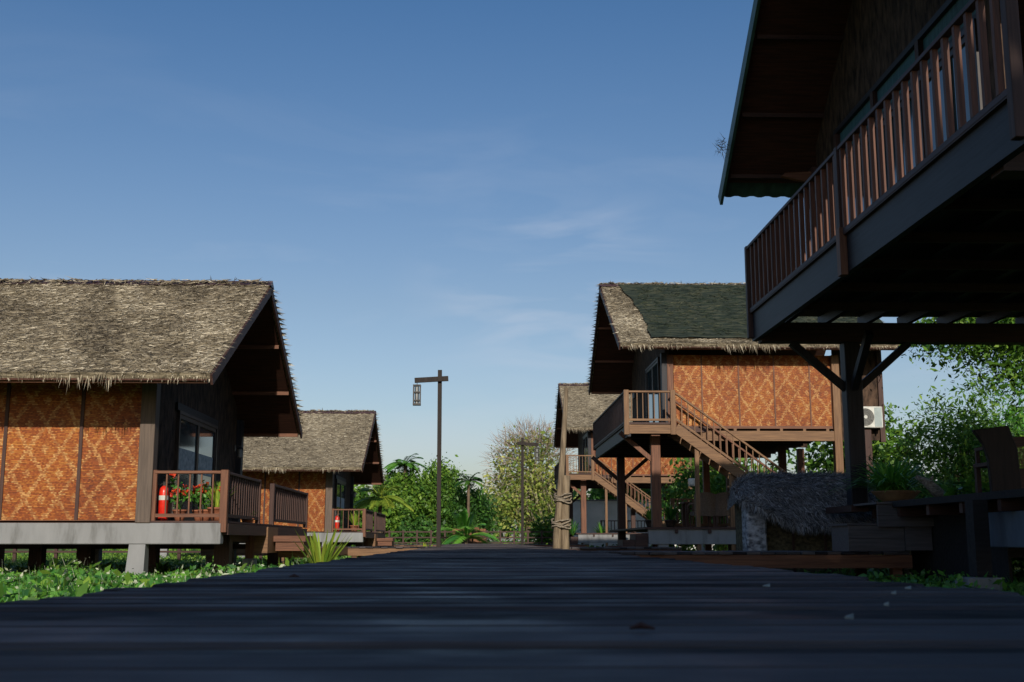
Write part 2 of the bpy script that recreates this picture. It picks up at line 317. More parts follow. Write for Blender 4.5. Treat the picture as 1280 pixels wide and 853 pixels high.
DX0, DX1 = -1.2, 1.65
def decking(name, x0, x1, y0, y1, along='y', pitch=.185, z=0., th=.05, wide=True, m=None, jit=.012):
    """boards side by side; along = direction of travel, boards lie across it"""
    b = MB(); t, e = (y0, y1) if along == 'y' else (x0, x1); i = 0
    while t < e-.05:
        wd = pitch*random.uniform(.93, 1.07); gp = random.uniform(.03, .05) if (wide and i % 3 == 2) else random.uniform(.008, .016)
        dz = random.uniform(-.004, .004) if not wide else random.uniform(-.006, .006); a, c = random.uniform(-jit, jit)*3, random.uniform(-jit, jit)*3; t2 = min(t+wd-gp, e)
        if along == 'y': b.box(x0+a, x1+c, t, t2, z-th, z+dz)
        else: b.box(t, t2, y0+a, y1+c, z-th, z+dz)
        t += wd; i += 1
    return b.build(name, m or M['deck'], bevel=.009 if wide else .005)
bw = decking('boardwalk', DX0, DX1, .25, 62, jit=.02); tag(bw, kind='structure')
st = MB()
for x in (DX0+.15, .2, DX1-.15): st.box(x-.05, x+.05, .3, 62, -.2, -.055)
for y in np.arange(1, 62, 2.5):
    for x in (DX0+.15, DX1-.15): st.box(x-.07, x+.07, y-.07, y+.07, GZ-.1, -.055)
sb = st.build('boardwalk_substructure', W[1]); tag(sb, kind='structure')
def walkway(x0, x1, y0, y1, fascia_m, legs=True, z=0.):
    a = decking('walkway', x0, x1, y0, y1, 'x' if abs(x1-x0) > (y1-y0) else 'y', .2, z-.002, .04, wide=False, m=M['deck']); tag(a, kind='structure')
    f = MB(); f.box(x0, x1, y0+.02, y0+.07, z-.235, z-.045); f.box(x0, x1, y1-.07, y1-.02, z-.235, z-.045)
    k = max(2, int(abs(x1-x0)/2)+1)
    for i in range(k):
        x = x0+.2+(x1-x0-.4)*i/(k-1)
        for y in (y0+.15, y1-.15): f.box(x-.07, x+.07, y-.07, y+.07, GZ-.1, z-.05)
    b = f.build('walkway_beam', fascia_m); tag(b, kind='structure')
walkway(DX1+.01, 6.3, 17.0, 18.9, WB[0])
walkway(-7.4, DX0-.01, 31.5, 33.4, WL[0])
walkway(-5.2, DX0-.01, 51.0, 53.0, WL[0])
walkway(DX1+.01, 5.0, 29.0, 30.6, W[0])
walkway(DX1+.01, 5.0, 53.5, 55.0, WB[0])

# ------------------------------------------------------------------ parts of houses
def railing(parent, p, q, z0, z1, nb, posts=(True, True), bw=.045, bd=.045, mats=WB, ps=.09, topw=.09, midposts=(), barm=None, psz=None):
    """railing panel between p and q (x, y); z0/z1 heights at either end as (bottom, top) pairs or numbers"""
    zb = z0 if isinstance(z0, tuple) else (z0, z0); zt = z1 if isinstance(z1, tuple) else (z1, z1)
    p, q = Vector((*p, 0)), Vector((*q, 0)); d = q-p; ln = d.length; ax = 0 if abs(d.x) > abs(d.y) else 1
    pt = lambda t, k: p+d*t+Vector((0, 0, (zb if k == 0 else zt)[0]*(1-t)+(zb if k == 0 else zt)[1]*t))
    top = MB().beam(pt(0, 1)-Vector((0, 0, .025)), pt(1, 1)-Vector((0, 0, .025)), topw, .05).build('railing', mats[ax], parent, bevel=.004)
    MB().beam(pt(0, 0)+Vector((0, 0, .11)), pt(1, 0)+Vector((0, 0, .11)), .05, .06).build('bottom_rail', mats[ax], top)
    for i in range(nb):
        t = (i+1)/(nb+1)
        if any(abs(t-m)*ln < .1 for m in midposts): continue
        a, c = pt(t, 0)+Vector((0, 0, .14)), pt(t, 1)-Vector((0, 0, .051))
        MB().box(a.x-bw/2, a.x+bw/2, a.y-bd/2, a.y+bd/2, a.z, c.z).build('baluster', barm or mats[2], top)
    for t in [0]*posts[0]+[1]*posts[1]+list(midposts):
        a, c = pt(t, 0), pt(t, 1); h = ps/2; dz = psz or .0
        pm = mats[2] if not psz else W[2]
        MB().box(a.x-h, a.x+h, a.y-h, a.y+h, a.z-dz-.001, c.z+.012).build('post', pm, top, bevel=.006)
    return top

def thatch_slope(parent, x0, x1, ye, ze, yr, zr, dens, name='thatch', straw=None, slab=None, wd=.016, ln=.19, fringe=1.0, thr=.02, edge_x=None, th=.10):
    """one slope of a lateral ridge roof: eave at (ye,ze), ridge at (yr,zr)"""
    straw = straw or M['straw']; slab = slab or M['thatch']
    dy, dz = yr-ye, zr-ze; L_ = math.hypot(dy, dz); n = np.array([0, -dz, dy])/L_*(1 if dy > 0 else -1); n = n if n[2] > 0 else -n
    m = MB(); nx = max(4, int(abs(x1-x0)/.35)); ny = 14; top = []; bot = []
    for j in range(ny+1):
        for i in range(nx+1):
            x = x0+(x1-x0)*i/nx; t = j/ny
            b = .035*noise.noise(Vector((x*1.3, t*6, ye)))+.02*noise.noise(Vector((x*4, t*18, ye)))
            sag = -.05*math.sin(math.pi*t)
            q = np.array([x, ye+dy*t, ze+dz*t]); top.append(q+n*(th+b+sag)); bot.append(q+n*.0)
    K = len(top); w_ = nx+1; fs = []
    for j in range(ny):
        for i in range(nx): a = j*w_+i; fs.append((a, a+1, a+1+w_, a+w_)); fs.append((K+a, K+a+w_, K+a+1+w_, K+a+1))
    for i in range(nx): fs.append((i, K+i, K+i+1, i+1)); a = ny*w_+i; fs.append((a, a+1, K+a+1, K+a))
    for j in range(ny): a = j*w_; fs.append((a, a+w_, K+a+w_, K+a)); a += nx; fs.append((a, K+a, K+a+w_, a+w_))
    m.add(top+bot, fs, .5); s = m.build(name, slab, parent)
    cnt = int(1.5*dens*abs(x1-x0)*L_); X = x0+(x1-x0)*rng.random(cnt); rows = 30
    T = (np.floor(rng.random(cnt)*rows)+rng.normal(0, .32, cnt))/rows; T = np.clip(T, .012, .995)
    p = np.stack([X, ye+dy*T, ze+dz*T], 1)+n*(th+.02+.02*rng.random(cnt)-.05*np.sin(np.pi*T))[:, None]
    down = -np.array([0, dy, dz])/L_
    d = unit(down+np.array([1., 0, 0])*rng.normal(0, 1.3, cnt)[:, None]+n*(.02+.10*rng.random(cnt)**2)[:, None])
    course_shade = T*rows-np.round(T*rows); V = blades(p, d, ln*(.45+.8*rng.random(cnt)), wd*(.6+.9*rng.random(cnt)))
    patch = np.array([noise.noise(Vector((x*.7, t*4, 3+ye))) for x, t in zip(X, T)])
    big = np.array([noise.noise(Vector((x*.35+t*1.2, t*1.2, 9+ye))) for x, t in zip(X, T)])
    seam = np.array([noise.noise(Vector((x*1.7+t*2.6, t*.5, 21+ye))) for x, t in zip(X, T)])
    r = np.clip(.47+.4*patch+.45*big+.32*seam-.4*course_shade+rng.normal(0, .27, cnt), 0, 1)  # tone darkens towards the top of each course, painting in the course shadows
    if fringe:
        c2 = int(85*abs(x1-x0)); X = x0+(x1-x0)*rng.random(c2); cl = np.array([noise.noise(Vector((x*.9+4.3, 5., ye*.37))) for x in X])
        l2 = (.05+.07*rng.random(c2)+np.clip(cl-thr, 0, .20)*1.1*rng.random(c2))*fringe
        p = np.stack([X, np.full(c2, ye)-np.sign(dy)*.0, np.full(c2, ze)], 1)+n*(th*rng.random(c2))[:, None]-down*.03
        d = unit(down*.7+np.array([.15, 0, -.8])+rng.normal(0, .16, (c2, 3)))
        V = np.concatenate([V, blades(p, d, l2, wd*(1.0+.9*rng.random(c2)))]); r = np.concatenate([r, np.clip(.55+rng.normal(0, .25, c2), 0, 1)])
    np_mesh('loose_straw', V, 3, straw, s, r)
    return s, n
def thatch_roof(parent, xe, xo, yf, ze, yr, zr, yb, zb, dens, net=False, fr=1.0):
    """xe: gable edge towards the boardwalk, xo: outer edge"""
    s = 1 if xo > xe else -1
    roof = MB()
    k = .003
    for a, b in (((yf, ze), (yr, zr)), ((yb, zb), (yr, zr))):     # boarded soffit under each slope
        roof.add([(xe+s*.06, a[0], a[1]-k), (xo, a[0], a[1]-k), (xo, b[0], b[1]-k), (xe+s*.06, b[0], b[1]-k),
                  (xe+s*.06, a[0], a[1]-.03), (xo, a[0], a[1]-.03), (xo, b[0], b[1]-.03), (xe+s*.06, b[0], b[1]-.03)],
                 [(0, 1, 2, 3), (7, 6, 5, 4), (0, 4, 5, 1), (1, 5, 6, 2), (2, 6, 7, 3), (3, 7, 4, 0)])
    r = roof.build('roof', M['soffit'], parent)
    thatch_slope(r, min(xe, xo), max(xe, xo), yf, ze, yr, zr, dens, fringe=fr)
    thatch_slope(r, min(xe, xo), max(xe, xo), yb, zb, yr, zr, dens*.25, fringe=.6)
    # barge boards along the gable edge
    for (y0, z0), (y1, z1) in (((yf, ze), (yr, zr)), ((yb, zb), (yr, zr))):
        MB().beam((xe-s*.02, y0, z0-.02), (xe-s*.02, y1-.0, z1-.02), .04, .17, up=(0, 0, 1)).build('barge_board', W[1], r)
    # purlins under the overhang, ridge beam and ridge cap
    for t in (.02, .34, .66):
        for (y0, z0) in ((yf, ze), (yb, zb)):
            y = y0+(yr-y0)*t; z = z0+(zr-z0)*t; MB().beam((xe+s*.06, y, z-.075), (xo, y, z-.075), .06, .08).build('purlin', WB[0], r)
    c = MB(); c.add([(xe-s*.05, yr-.22, zr+.03), (xo, yr-.22, zr+.03), (xo, yr, zr+.17), (xe-s*.05, yr, zr+.17), (xo, yr+.22, zr+.03), (xe-s*.05, yr+.22, zr+.03)],
                    [(0, 1, 2, 3), (3, 2, 4, 5), (0, 3, 5), (1, 4, 2)]); c.build('ridge_cap', M['cap'], r)
    c3_ = 900; xx = min(xe, xo)+abs(xo-xe)*rng.random(c3_); p = np.stack([xx, yr-.2+.12*rng.random(c3_), zr+.10+.05*rng.random(c3_)], 1)
    if yr > 30: p[:, 1] += .12; p[:, 2] += .05+.05*np.array([noise.noise(Vector((q*2, 0, 1))) for q in xx])
    RS = (blades(p, unit(np.array([1., 0, 0])*rng.normal(0, 1.2, c3_)[:, None]+np.array([0, -1, -.35])+rng.normal(0, .25, (c3_, 3))), .12+.2*rng.random(c3_), .02+.015*rng.random(c3_)))
    # straw ends poking out along the far gable edge
    c2 = 150; t = np.round(rng.random(c2)*30)/30; p = np.stack([np.full(c2, xe), yb+(yr-yb)*t, zb+(zr-zb)*t+.06+.06*rng.random(c2)], 1)
    d = unit(np.array([-s*1., .15, -.12])+rng.normal(0, .16, (c2, 3))); np_mesh('ridge_and_verge_straw', np.concatenate([RS, blades(p, d, .10+.13*rng.random(c2), .025+.02*rng.random(c2))]), 3, M['straw'], r)
    if net:
        # dark shade net laid over the middle of the front slope, with a ragged border
        dy, dz = yr-yf, zr-ze; Ln = math.hypot(dy, dz); nn = np.array([0, -dz, dy])/Ln; m = MB(); NX, NY = 40, 22; vs = []
        for j in range(NY+1):
            t = .055+.93*j/NY
            xa = xe+s*(.52+.42*math.sin(min(1, (1-t)*1.25)*math.pi*.62)+.09*noise.noise(Vector((0, t*9, 1.)))+.04*noise.noise(Vector((0, t*31, 1.))))
            for i in range(NX+1):
                x = xa+(xo-xa)*i/NX; tt = t+(.014*noise.noise(Vector((x*2.4, 2., 0)))+.006*noise.noise(Vector((x*9, 2., 0))) if j == 0 else 0)
                q = np.array([x, yf+dy*tt, ze+dz*tt])+nn*(.175+.022*noise.noise(Vector((x*1.2, t*5, 0)))-.05*math.sin(math.pi*t)); vs.append(q)
        m.add(vs, [(j*(NX+1)+i, j*(NX+1)+i+1, (j+1)*(NX+1)+i+1, (j+1)*(NX+1)+i) for j in range(NY) for i in range(NX)], .5)
        nn_o = m.build('shade_net', M['net'], r)
        cnt = int(80*abs(xo-xe)*Ln); T = .10+.87*rng.random(cnt); X = xe+s*(1.0+(abs(xo-xe)-1.0)*rng.random(cnt))
        p = np.stack([X, yf+dy*T, ze+dz*T], 1)+nn*(.178-.05*np.sin(np.pi*T))[:, None]
        d = unit(-np.array([0, dy, dz])/Ln*.8+np.array([1., 0, 0])*rng.normal(0, 1., cnt)[:, None]+nn*(.06+.12*rng.random(cnt))[:, None])
        np_mesh('net_straw', blades(p, d, .12+.2*rng.random(cnt), .014+.012*rng.random(cnt)), 3, M['net_fibre'], nn_o, np.clip(rng.normal(.35, .25, cnt), 0, 1))
    return r
def gable_wall(parent, x, y0, y1, zf, roofz, m, th=.12, s=1, openings=()):
    """wall in the plane x, from y0 to y1, floor zf, top following the roof; openings: (ya, yb, ztop)"""
    b = MB(); ys = sorted({y0, y1, *[q for o in openings for q in o[:2]], roofz['yr']} | set()); ys = [y for y in ys if y0 <= y <= y1]
    for a, c in zip(ys[:-1], ys[1:]):
        op = [o for o in openings if o[0] <= a+1e-6 and c <= o[1]+1e-6]; lo = op[0][2] if op else zf
        b.prism([(a, lo), (c, lo), (c, roofz['f'](c)-.04), (a, roofz['f'](a)-.04)], 0, x, x+s*th)
    return b.build('gable_wall', m, parent)
def door(parent, x, ya, yb, z0, z1, s, sheets=True, leaves=2):
    """double glass door in the plane x; s points outdoors"""
    fr = MB(); t = .06
    fr.box(x-s*.02, x+s*.05, ya, ya+t, z0, z1); fr.box(x-s*.02, x+s*.05, yb-t, yb, z0, z1); fr.box(x-s*.02, x+s*.05, ya+t, yb-t, z1-t, z1)
    f = fr.build('door', M['frame'], parent); wd = (yb-ya-2*t)/leaves
    for i in range(leaves):
        a = ya+t+wd*i; lf = MB()
        for q in ((a, a+.07, z0, z1-t), (a+wd-.07, a+wd, z0, z1-t), (a+.07, a+wd-.07, z1-t-.08, z1-t), (a+.07, a+wd-.07, z0, z0+.15)): lf.box(x-s*.01, x+s*.03, *q)
        lf.build('door_leaf', M['frame'], f)
        box('pane', M['glass'], f, x-s*.005, x+s*.005, a+.07, a+wd-.07, z0+.15, z1-t-.08)
        if sheets: box('painted_reflection', M['pane_reflection'], f, x+s*.007, x+s*.011, a+.16, a+wd-.16, z0+1.0, z0+1.42)  # pale sheet on each pane stands in for reflected daylight
    return f
def wall_lamp(label, x, y, z, s, group):
    t = thing('wall_lantern', label, 'lantern', (x, y, z-.3), group)
    MB().box(x, x+s*.03, y-.05, y+.05, z-.06, z+.08).box(x+s*.03, x+s*.14, y-.012, y+.012, z+.05, z+.07).build('bracket', M['black'], t)
    MB().lathe([(.02, .04), (.075, .0), (.08, -.02)][::-1], (x+s*.14, y, z), 10).build('cap', M['black'], t)
    MB().lathe([(.035, -.22), (.065, -.2), (.06, -.025)], (x+s*.14, y, z), 10).build('lamp_glass', M['steel'], t)

# ------------------------------------------------------------------ left houses
def house_left(dY, label, dens, xo):
    X0, XW = -4.43, -5.8; yf, yr, yb = 19.0+dY, 24.0+dY, 28.8+dY; ze, zr, zb = 2.78, 5.38, 2.74; YW = 20.5+dY; YB = 27.9+dY; ZF = .5
    h = thing('bamboo_house', label, 'house', (-8.5, 24+dY, GZ))
    rz = lambda y: ze+(zr-ze)*(y-yf)/(yr-yf) if y <= yr else zb+(zr-zb)*(yb-y)/(yb-yr)
    thatch_roof(h, X0, xo, yf, ze, yr, zr, yb, zb, dens)
    # concrete ring beams and tapered pillars
    box('floor_beam', M['concrete'], h, xo+.6, -4.46, YW-.12, YW+.12, .10, .46, bevel=.012)
    box('floor_beam', M['concrete'], h, xo+.6, -4.46, YB-.12, YB+.12, .10, .46, bevel=.012)
    for x in (-5.86, -9.0, -12.0):
        for y in (YW, YB):
            if x < xo: continue
            p = MB(); a, c = .155, .20
            p.add([(x-c, y-c*.8, GZ-.1), (x+c*.6, y-c*.8, GZ-.1), (x+c*.6, y+c*.8, GZ-.1), (x-c, y+c*.8, GZ-.1), (x-a, y-.11, .097), (x+a*.8, y-.11, .097), (x+a*.8, y+.11, .097), (x-a, y+.11, .097)],
                  [(0, 3, 2, 1), (4, 5, 6, 7), (0, 1, 5, 4), (1, 2, 6, 5), (2, 3, 7, 6), (3, 0, 4, 7)])
            p.build('pillar', M['concrete'], h)
    fl = MB().box(xo+.6, XW-.02, YW-.05, YB+.05, .465, ZF-.003).box(XW-.019, -4.40, YW-.1, YB+1.4, .465, ZF-.003).build('floor', W[0], h)
    for y in np.arange(YW+1.1, YB-.3, 1.25): box('joist', W[0], h, xo+.7, -4.5, y-.04, y+.04, .30, .462)
    for x in (-4.75,): box('floor_joist', W[1], h, x-.05, x+.05, YW+.13, YB-.13, .14, .296)
    for x, y in ((-4.75, YW+1.5), (-6.6, YW+3.4), (-7.9, YW+3.4), (-10.2, YW+2.2), (-4.75, YB-.4), (-10.9, YB-1), (-9.6, YB-2)):
        if x > xo: box('stilt', W[2], h, x-.14, x+.14, y-.14, y+.14, GZ-.1, .29)
    box('cross_beam', W[0], h, xo+.6, -4.7, YB-1.9, YB-1.78, -.02, .09)
    # woven front wall between battens, shaded lintel
    xb = [XW-.13, -6.97, -8.28, -9.6, -10.9, -12.0]; xb = [q for q in xb if q > xo+.2]
    for a, c in zip(xb[:-1], xb[1:]):
        box('woven_panel', M['woven'], h, c+.03, a-.03, YW-.02, YW+.03, ZF+.012, 2.98)
        box('batten', W[2], h, c-.03, c+.03, YW-.045, YW+.03, ZF+.012, 2.98)
    box('sill', WB[0], h, xb[-1], XW-.14, YW-.05, YW+.04, .462, ZF+.01)
    box('corner_post', WT[2], h, XW-.13, XW+.13, YW-.14, YW+.12, .462, 3.3, bevel=.008)
    box('corner_post', WS[2], h, XW-.1, XW+.13, YB-.12, YB+.12, .462, 3.0, bevel=.008)
    gable_wall(h, XW, YW+.121, YB-.121, ZF, dict(yr=yr, f=rz), M['bark'], .12, -1, ((YW+1.75, YW+5.0, 2.62),))
    box('back_wall', M['bark'], h, xo+.6, XW-.1, YB-.05, YB+.05, ZF, 3.0)
    door(h, XW+.02, YW+1.752, YW+4.998, ZF+.002, 2.618, 1)
    MB().box(XW-.1, XW+.05, YW+1.65, YW+5.1, 2.62, 2.76).build('lintel', WS[1], h)
    # balcony along the gable side
    fr = railing(h, (XW+.16, YW-.05), (-4.44, YW-.05), ZF-.02, 1.36, 5, (True, False), .025, .025, WB, .07)
    MB().box(-4.50, -4.37, YW-.115, YW+.015, .30, 1.375).build('newel_post', WB[2], h, bevel=.006)
    railing(h, (-4.42, YW+.02), (-4.42, YW+3.0), ZF-.02, 1.35, 13, (False, True), .05, .05, W, .09)
    railing(h, (-4.42, YW+4.55), (-4.42, YW+9.4), ZF-.02, 1.35, 17, (True, True), .05, .05, W, .1)
    box('balcony_edge', W[1], h, -4.50, -4.36, YW+.02, YW+9.35, .26, .455)
    # steps down to the walkway
    s_ = MB(); y0 = YW+3.7
    for k in range(2): s_.box(-4.78, -4.33, y0, y0+.03, -.09+.26*k, -.09+.26*k+.255)
    s_.box(-4.78, -4.33, y0+.032, y0+1.2, -.09, .435)
    s_.build('step', WL[0], h)
    MB().box(-4.32, -3.65, y0+.6, y0+1.9, .14, .26).box(-4.28, -3.69, y0+.65, y0+1.85, -.05, .138).build('step', WB[0], h)
    box('pier_block', M['concrete'], h, -4.80, -4.55, y0-.16, y0+.1, GZ-.1, -.20, bevel=.01); box('step_post', WB[2], h, -4.76, -4.6, y0-.1, y0-.005, -.20, .43)
    return h
h1 = house_left(0, 'nearest stilted house on the left, grey thatched roof and orange woven bamboo wall', 330, -13.2)
h2 = house_left(24.8, 'farther thatched bamboo house on the left, partly hidden behind the nearest one', 150, -12.6)
p = MB().box(-4.35, -3.5, 25.6, 31.45, -.20, .0).build('walkway', WL[0]); tag(p, kind='structure')
wall_lamp('small lantern on the dark gable wall of the nearest left house', -5.66, 26.9, 2.25, 1, 'wall lanterns on the gable walls')
wall_lamp('small lantern on the gable wall of the farther left house', -5.66, 51.7, 2.25, 1, 'wall lanterns on the gable walls')

# ------------------------------------------------------------------ right houses on tall posts
def house_right(dY, dz, XE, XW, XB, label, dens, near=False, xo=11.9, detail=True):
    YR = 36.8+dY; yf, yb = 31.8+dY, 41.0+dY; ze, zr, zb = 5.50+dz, 8.24+dz, 5.36+dz; ZF = 3.36+dz; YW = 32.7+dY; YB = 40.2+dY
    h = thing('stilt_house', label, 'house', (8, YR, GZ))
    rz = (lambda y: 9.05-.70*abs(y-YR)) if near else (lambda y: ze+(zr-ze)*(y-yf)/(YR-yf) if y <= YR else zb+(zr-zb)*(yb-y)/(yb-YR))
    bl0, bl1 = (31.5+dY, 40.45+dY)
    if near: bl0, bl1 = 9.15, 19.0
    if not near:
        r = thatch_roof(h, XE, xo, yf, ze, YR, zr, yb, zb, dens, net=(dY == 0), fr=1.15)
    else:
        # metal covered roof with boarded soffit
        yb = 19.25; zb = 6.28; zr = 8.98+.1; m = MB(); X0, X1 = XE+.08, 14.5; k = (zr-zb)/(yb-YR); yfn = 11.2; zfn = zr-(YR-yfn)*k
        for (ya, za) in ((yb, zb), (yfn, zfn)):
            m.add([(X0, ya, za), (X1, ya, za), (X1, YR, zr), (X0, YR, zr), (X0, ya, za+.05), (X1, ya, za+.05), (X1, YR, zr+.05), (X0, YR, zr+.05)],
                  [(3, 2, 1, 0), (4, 5, 6, 7), (0, 1, 5, 4), (1, 2, 6, 5), (2, 3, 7, 6), (3, 0, 4, 7)])
        r = m.build('roof', M['soffit'], h)
        # corrugated green sheets on top, sticking out past the eave
        c = MB(); nx = 150; p1 = []; p2 = []
        for i in range(nx+1):
            x = X0-.06+(X1-X0)*i/nx; rr = .022 if (i % 4) in (0, 1) else 0.
            p1.append((x, yb+.32, zb-.32*k+.065+rr)); p2.append((x, YR, zr+.065+rr))
        c.add(p1+p2, [(i, i+1, nx+2+i, nx+1+i) for i in range(nx)])
        c.build('corrugated_sheet', M['green_metal'], r)
        for (ya, za) in ((yb+.3, zb-.3*k), (yfn, zfn)):
            MB().beam((X0-.04, ya, za-.02), (X0-.04, YR, zr-.02), .05, .24).build('barge_board', M['green_metal'], r)
        for t in (.04, .30, .60, .9):
            y = yb+(YR-yb)*t; z = zb+(zr-zb)*t; MB().beam((X0+.05, y, z-.05), (X1, y, z-.05), .05, .07).build('purlin', W[0], r)
        n2 = 60; pp = np.stack([np.full(n2, XE-.05)+rng.normal(0, .05, n2), 18.7+rng.normal(0, .14, n2), np.full(n2, 6.75)+rng.normal(0, .09, n2)], 1)
        np_mesh('straw_tuft', blades(pp, unit(rng.normal(size=(n2, 3))+np.array([-1, 0, -.3])), .1+.12*rng.random(n2), np.full(n2, .012)), 3, M['straw_grey'], r)
    # floor beams, joists and boards
    y0, y1 = (bl0, bl1) if near else (bl0, bl1)
    fb = M['concrete'] if False else WS
    zt = ZF-.06
    MB().box(XB+.075, XB+.16, y0, y1, zt-.46 if near else zt-.34, zt-.001).build('fascia_beam', WS[1], h)
    if near: box('fascia_board', WB[2], h, XB-.02, XB+.07, 13.86, 14.0, zt-.50, zt+.1)
    if near: box('floor', W[1], h, XB+.03, 14, y0+.02, y1+.15, zt, ZF-.01)
    else: MB().box(XB+.03, XW+.05, y0+.045, y1, zt, ZF-.01).box(XW+.052, XW+4.9, YW+.07, y1-.1, zt, ZF-.01).build('floor', W[1], h)
    if near:
        for x in np.arange(XB+.62, 13, .68): box('joist', WS[1], h, x-.045, x+.045, y0+.05, y1+.22, zt-.175, zt-.002)
        for y in (18.86, 9.9): MB().box(XB+.17, 14, y-.13, y+.13, zt-.50, zt-.18).build('cross_beam', W[0], h)
        for y in np.arange(y0+1.2, y1-.6, 1.35): box('blocking', W[0], h, XB+.17, 13, y-.03, y+.03, zt-.30, zt-.18)
    else:
        box('cross_beam', W[0], h, XB+.17, XW+4.8, YB-.12, YB+.12, zt-.30, zt-.003)
        for y in np.arange(YW+.8, YB-.3, .85): box('joist', W[0], h, XB+.2, XW+4.8, y-.05, y+.05, zt-.22, zt-.003)
    # walls
    ops = ()
    if near: ops = ((12.2, 17.4, 6.55),)
    else: ops = ((YW+1.0, YW+3.6, ZF+2.15),)
    yw0 = 11.7 if near else YW
    gable_wall(h, XW, yw0+.121, (18.75 if near else YB)-.121, ZF, dict(yr=YR, f=rz), M['bark'], .12, 1, ops)
    box('back_wall', M['bark'], h, XW+.1, 13.5 if near else xo-.5, (18.65 if near else YB)-.05, (18.65 if near else YB)+.05, ZF, rz(18.7 if near else YB)-.04)
    if near:
        for k in range(3):
            a = 12.2+1.733*k; d_ = door(h, XW-.02, a+.002, a+1.731, ZF+.002, 6.0, -1, sheets=False)
            box('transom', M['curtain'], d_, XW+.01, XW+.02, a+.05, a+1.68, 6.05, 6.5)
        MB().box(XW-.05, XW+.1, 12.1, 17.5, 6.0, 6.06).box(XW-.05, XW+.1, 12.1, 17.5, 6.5, 6.58).build('lintel', WS[1], h)
        for y in (13.93, 15.67, 17.42): box('mullion', W[2], h, XW-.06, XW+.08, y-.06, y+.06, ZF, 6.5)
        box('corner_post', W[2], h, XW-.1, XW+.12, 18.55, 18.79, ZF, 6.35)
        MB().prism([(XW-.101, 6.1), (XW-.101, 6.28), (XW-.55, 6.25), (XW-.6, 6.2), (XW-.3, 6.13)], 1, 18.60, 18.70).build('bracket', WB[0], h)
    else:
        door(h, XW-.02, YW+1.002, YW+3.598, ZF+.002, ZF+2.148, -1, sheets=False)
        box('corner_post', WS[2], h, XW-.14, XW+.02, YW-.12, YW+.10, ZF-.02, ze-.05, bevel=.008)
        box('corner_trim', WB[2], h, XW+.022, XW+.20, YW-.10, YW+.08, ZF-.3, ze-.1, bevel=.008)
        xb = [XW+.2, XW+1.02, XW+2.08, XW+3.1, XW+4.12, XW+4.74]
        for a, c in zip(xb[:-1], xb[1:]):
            box('woven_panel', M['woven'], h, a+.02, c-.02, YW-.02, YW+.03, ZF+.01, ze-.1)
            box('batten', WB[2], h, c-.02, c+.02, YW-.04, YW+.03, ZF+.01, ze-.1)
        XP = XW+4.85
        box('corner_post', WL[2], h, XP-.11, XP+.11, YW-.14, YW+.1, -.1 if dY == 0 else .5, ze-.1, bevel=.008)
        box('wall_beam', WL[0], h, XW+.2, XP-.112, YW-.12, YW+.06, ZF-.42, ZF-.14)
        for x in np.arange(XW+.6, XP-.2, .66): box('joist_end', WL[1], h, x-.04, x+.04, YW-.10, YW+.5, ZF-.138, ZF-.07)
        box('sill', WB[0], h, XW+.2, XP-.112, YW-.045, YW+.05, ZF-.068, ZF+.008)
        box('side_wall', M['bark'], h, XP+.112, xo-.35, YW+.45, YW+.55, ZF-.35, ze+.2)
        box('corner_post', W[2], h, xo-.36, xo-.22, YW+.38, YW+.56, ZF-.4, ze+.2)
    # balcony railings
    if near:
        railing(h, (XB+.05, 9.2), (XB+.05, 19.0-.04), ZF-.12, ZF+1.09, 35, (True, True), .060, .055, WP, .11, midposts=((13.93-9.2)/9.76,), psz=.35)
    else:
        railing(h, (XB+.04, bl0+.04), (XB+.04, bl1-.04), ZF-.1, ZF+.86, 38, (False, True), .04, .04, W, .08)
        tz = ZF+.86
        railing(h, (XB+.04, bl0+.04), (XW-.06, bl0+.04), ZF-.05, tz, 7, (False, False), .022, .022, WL, .1)
        for x in (XB+.05, XW-.02): box('newel_post', WL[2], h, x-.07, x+.07, bl0-.03, bl0+.11, ZF-.35, tz+.02, bevel=.006)
        box('landing_fascia', WL[0], h, XB+.125, XW-.095, bl0-.01, bl0+.04, ZF-.32, ZF-.08)
        # stair running down to the right in front of the wall
        run, x0_, yS = 3.85, XW+.05, bl0+.05; zb_ = .52; zt_ = ZF
        st = MB()
        for y in (yS, yS+.95):
            st.beam((x0_, y, zt_-.16), (x0_+run, y, zb_-.12), .06, .26)
        stg = st.build('stair', WL[0], h)
        for k in range(14):
            t = (k+.7)/14.5; x = x0_+run*t; z = zt_+(zb_-zt_)*t; box('tread', WL[0], stg, x-.14, x+.14, yS+.035, yS+.915, z-.1, z-.06)
        for y in (yS, yS+.95):
            railing(h, (x0_, y), (x0_+run, y), (zt_-.02, zb_-.02), (tz-.03, zb_+.86), 21, (False, True), .026, .026, WL if y == yS else WB, .09)
        for x in (XW+.62, XW+1.55):
            t = (x-x0_)/run; box('stair_post', WL[2], h, x-.055, x+.055, yS+.03, yS+.14, -.1, zt_+(zb_-zt_)*t-.3)
    # posts with diagonal braces
    def post(x, y, m, sz, top, base, br=((-1, 0), (1, 0), (0, -1))):
        MB().box(x-sz/2, x+sz/2, y-sz/2, y+sz/2, base, top).build('post', m[2], h, bevel=.012)
        if br:
            for dx, dy_ in br:
                MB().beam((x+dx*sz*.3, y+dy_*sz*.3, top-.78), (x+dx*.98, y+dy_*.98, top+.0), .11, .12).build('brace', m[2], h)
